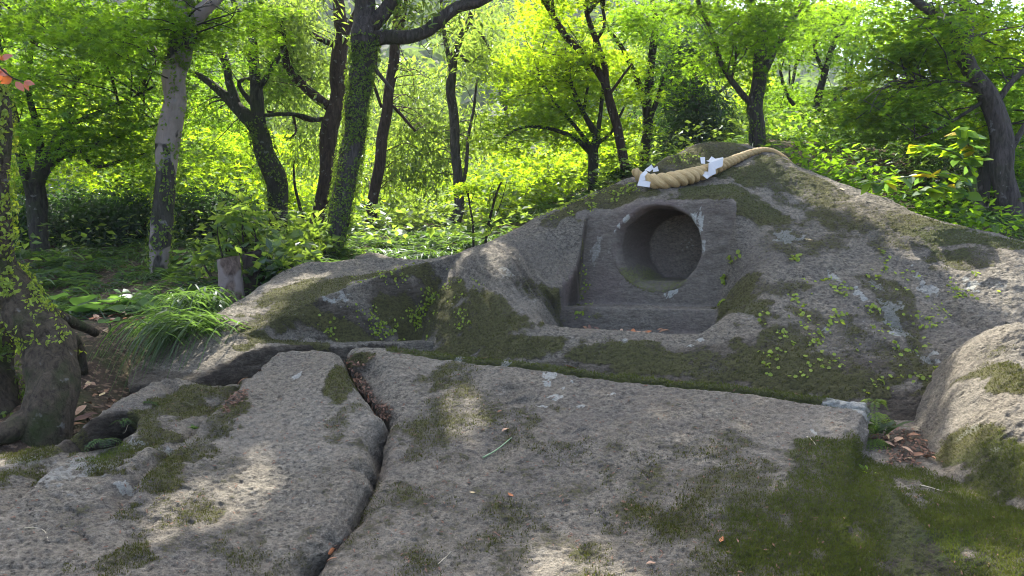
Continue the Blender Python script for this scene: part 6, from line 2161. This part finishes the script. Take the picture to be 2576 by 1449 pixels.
def drop(P, nrm, size, kind, label, group, rng):
    o = bpy.data.objects.new('fallen_leaf', FALL[kind])
    COL.objects.link(o)
    nrm = unit((nrm + rng.normal(0, .18, 3))[None])[0]
    q = Vector(nrm).to_track_quat('Z', 'Y')
    o.rotation_mode = 'QUATERNION'
    from mathutils import Quaternion
    o.rotation_quaternion = q @ Quaternion((0, 0, 1), rng.uniform(0, 6.28))
    o.location = P + nrm * .004
    o.scale = (size, size, size)
    tag(o, label, 'leaf', group)


rng = RG(700)


def drop_at(rk, u, v, size, kind, label, group=None):
    i = rk.pick(u, v)
    drop(rk.P[i], rk.n[i], size, kind, label, group, rng)


G1 = 'dead leaves in the crack between the slabs'
for (u, v) in [(872, 915), (905, 917), (893, 945), (897, 957), (903, 968), (911, 980), (918, 990), (926, 1000), (936, 1012), (944, 1022), (955, 1034), (966, 1044), (950, 1110), (940, 1150), (930, 1175), (922, 1200), (905, 1235), (890, 1262), (850, 1330), (812, 1368), (902, 962), (915, 988), (930, 1006), (948, 1028)]:
    i = rkB.pick(u + rng.normal(3, 4), v + rng.normal(0, 5))
    P = rkB.P[i] + [0, 0, .004]
    drop(P, rkB.n[i] + rng.normal(0, .3, 3), rng.uniform(.014, .042), int(rng.choice([0, 1, 2, 2, 3])), 'reddish brown dead leaf lying in the crack between the two slabs', G1, rng)
G2 = 'dead leaves on the carved floor'
for u in sorted(rng.uniform(1450, 1735, 14)):
    P = face_pt(u, 832, -.30 - .22 * rng.random()) * 1.0
    P[2] = FLOOR_Z + .010
    drop(P + rng.normal(0, .012, 3) * [1, 1, .3], np.array([0, -.4, 1.0]), rng.uniform(.03, .062), int(rng.choice([0, 1, 1, 2, 3])), 'pale brown dead leaf on the floor in front of the carved step', G2, rng)
G3 = 'dead leaves in the trench outlet'
for (u, v) in [(2230, 1100), (2260, 1112), (2300, 1105), (2330, 1120), (2345, 1095), (2280, 1140), (2310, 1150), (2340, 1160), (2370, 1150), (2255, 1080), (2235, 1125), (2390, 1170), (2290, 1160)]:
    i = rkB.pick(u, v)
    drop(rkB.P[i] + [0, 0, .006], rkB.n[i], rng.uniform(.03, .06), int(rng.choice([0, 1, 2, 4])), 'dead leaf on the earth where the trench opens at the right', G3, rng)
drop_at(rkB, 2345, 1088, .05, 5, 'larger yellow leaf in the mouth of the trench')
drop_at(rkB, 2365, 1120, .055, 5, 'long yellow leaf lying lower in the mouth of the trench')
for (u, v, s, k, lab) in [(1437, 905, .045, 3, 'curled orange leaf on the mossy back strip of the slab'), (1217, 885, .05, 4, 'small yellowish leaf on the left part of the mossy back strip'), (1700, 925, .03, 2, 'tiny dark leaf on the right part of the back strip'), (1272, 1083, .035, 1, 'small tan leaf above the green stalk on the slab'), (1258, 1088 - 50, .02, 0, 'tiny brown leaf in the sun patch of the slab'),
                          (1283, 1247, .025, 3, 'tiny red leaf in the middle of the slab'), (1190, 1240, .02, 4, 'tiny pale leaf left of the middle of the slab'), (1815, 1360, .03, 3, 'small red leaf at the edge of the lower moss'), (1640, 1420, .03, 1, 'small tan leaf near the bottom of the slab'), (835, 1412, .03, 0, 'small brown leaf near the lower end of the crack')]:
    drop_at(rkB, u, v, s, k, lab)
drop_at(rkC, 612, 960, .05, 0, 'brown leaf in the notch under the wing of the carved rock')
drop_at(rkC, 655, 935, .04, 2, 'dark leaf in the gap above the left slab')
drop_at(rkM, 2118, 478, .05, 4, 'pale leaf on the upper right flank of the carved rock')
drop_at(rkM, 2035, 605, .04, 4, 'slim pale leaf right of the white lichen patch')
G4 = 'dead leaves in the gully by the swollen root'
for k in range(34):
    u, v = rng.uniform(170, 400), 0
    P = W(u, rng.uniform(960, 1075), rng.uniform(3.15, 3.75))
    P[2] = ground_z(P[0], P[1]) + .012
    drop(P, np.array([0, -.2, 1.0]), rng.uniform(.04, .085), int(rng.choice([0, 1, 1, 2, 4])), 'dead leaf in the litter between the swollen root and the left slab', G4, rng)
G5 = 'dead leaves on the litter bank'
for k in range(30):
    P = W(rng.uniform(200, 380), 800, rng.uniform(4.1, 4.5))
    P[2] = ground_z(P[0], P[1]) + .012
    drop(P, np.array([0, -.2, 1.0]), rng.uniform(.04, .08), int(rng.choice([0, 1, 1, 3, 4])), 'dead leaf on the litter bank under the round leaves', G5, rng)


def strand(name, label, rk, pts, r, mat, lift=.003, cat='twig'):
    ii = [rk.pick(u, v) for u, v in pts]
    P = spline(rk.P[ii] + rk.n[ii] * lift, 14)
    V, fs = tube_np(P, np.full(14, r) * np.linspace(1, .5, 14), 5, cap=True)
    b = P[0]
    tag(new_obj(name, mesh_np(name, V - b, fs), mat, None, b), label, cat)


PALE = plain('dry_stem', (.42, .36, .24), .7)
strand('grass_stalk', 'snapped green grass stalk lying on the slab below the shallow hollow', rkB, [(1214, 1155), (1250, 1136), (1286, 1104)], .0036, plain('green_blade', (.16, .24, .12), .5), .008, 'stalk')
strand('dry_twig', 'thin pale curved stem on the lower left of the left slab', rkC, [(62, 1330), (90, 1328), (112, 1340), (120, 1362)], .0018, PALE)
strand('dry_twig', 'pale forked straw in the lower right moss', rkB, [(2313, 1222), (2340, 1228), (2372, 1237)], .0022, PALE)
strand('dry_twig', 'short pale straw right of the middle of the slab', rkB, [(2030, 1100), (2045, 1112), (2052, 1122)], .0018, PALE)
strand('dry_twig', 'pale straw near the lower left of the big slab', rkB, [(1100, 1420), (1120, 1405), (1135, 1390)], .0015, PALE)
strand('dry_twig', 'bent twig crossing the dark hollow of the left slab', rkC, [(300, 1090), (325, 1075), (345, 1068)], .002, PALE, .03)

# dry needles and crumbs strewn over the slabs
rng = RG(800)
parts_ = []
for rk, n in ((rkB, 1700), (rkC, 1000)):
    vis = np.where((rk.n[:, 2] > .5) & (rk.A['soil_shade'] < .5))[0]
    i = rng.choice(vis, n)
    P = rk.P[i] + rk.n[i] * .003
    V, f, lvv = leaf_mesh(P, rk.n[i] + rng.normal(0, .1, (n, 3)), rng.normal(size=(n, 3)), rng.uniform(.006, .020, n), 'long', None, rng)
    parts_.append((V, [f]))
for rk, u0, u1, v0, v1, n in ((rkB, 850, 1000, 890, 1449, 900), (rkB, 2190, 2420, 1070, 1190, 500), (rkC, 540, 620, 950, 1050, 160)):
    vis = np.where((rk.A['soil_shade'] > .45) & (rk.u > u0) & (rk.u < u1) & (rk.v > v0) & (rk.v < v1))[0]
    if len(vis):
        i = rng.choice(vis, n)
        P = rk.P[i] + rk.n[i] * rng.uniform(.002, .010, n)[:, None]
        V, f, lvv = leaf_mesh(P, rk.n[i] + rng.normal(0, .5, (n, 3)), rng.normal(size=(n, 3)), rng.uniform(.006, .022, n), 'oval', None, rng)
        parts_.append((V, [f]))
V, fs = join(parts_)
deb = new_obj('leaf_crumbs', mesh_np('leaf_crumbs', V, fs, False), plain('crumbs', (.16, .085, .05), .8))
tag(deb, 'dry needles and leaf crumbs strewn over the slabs', 'debris', kind='stuff')
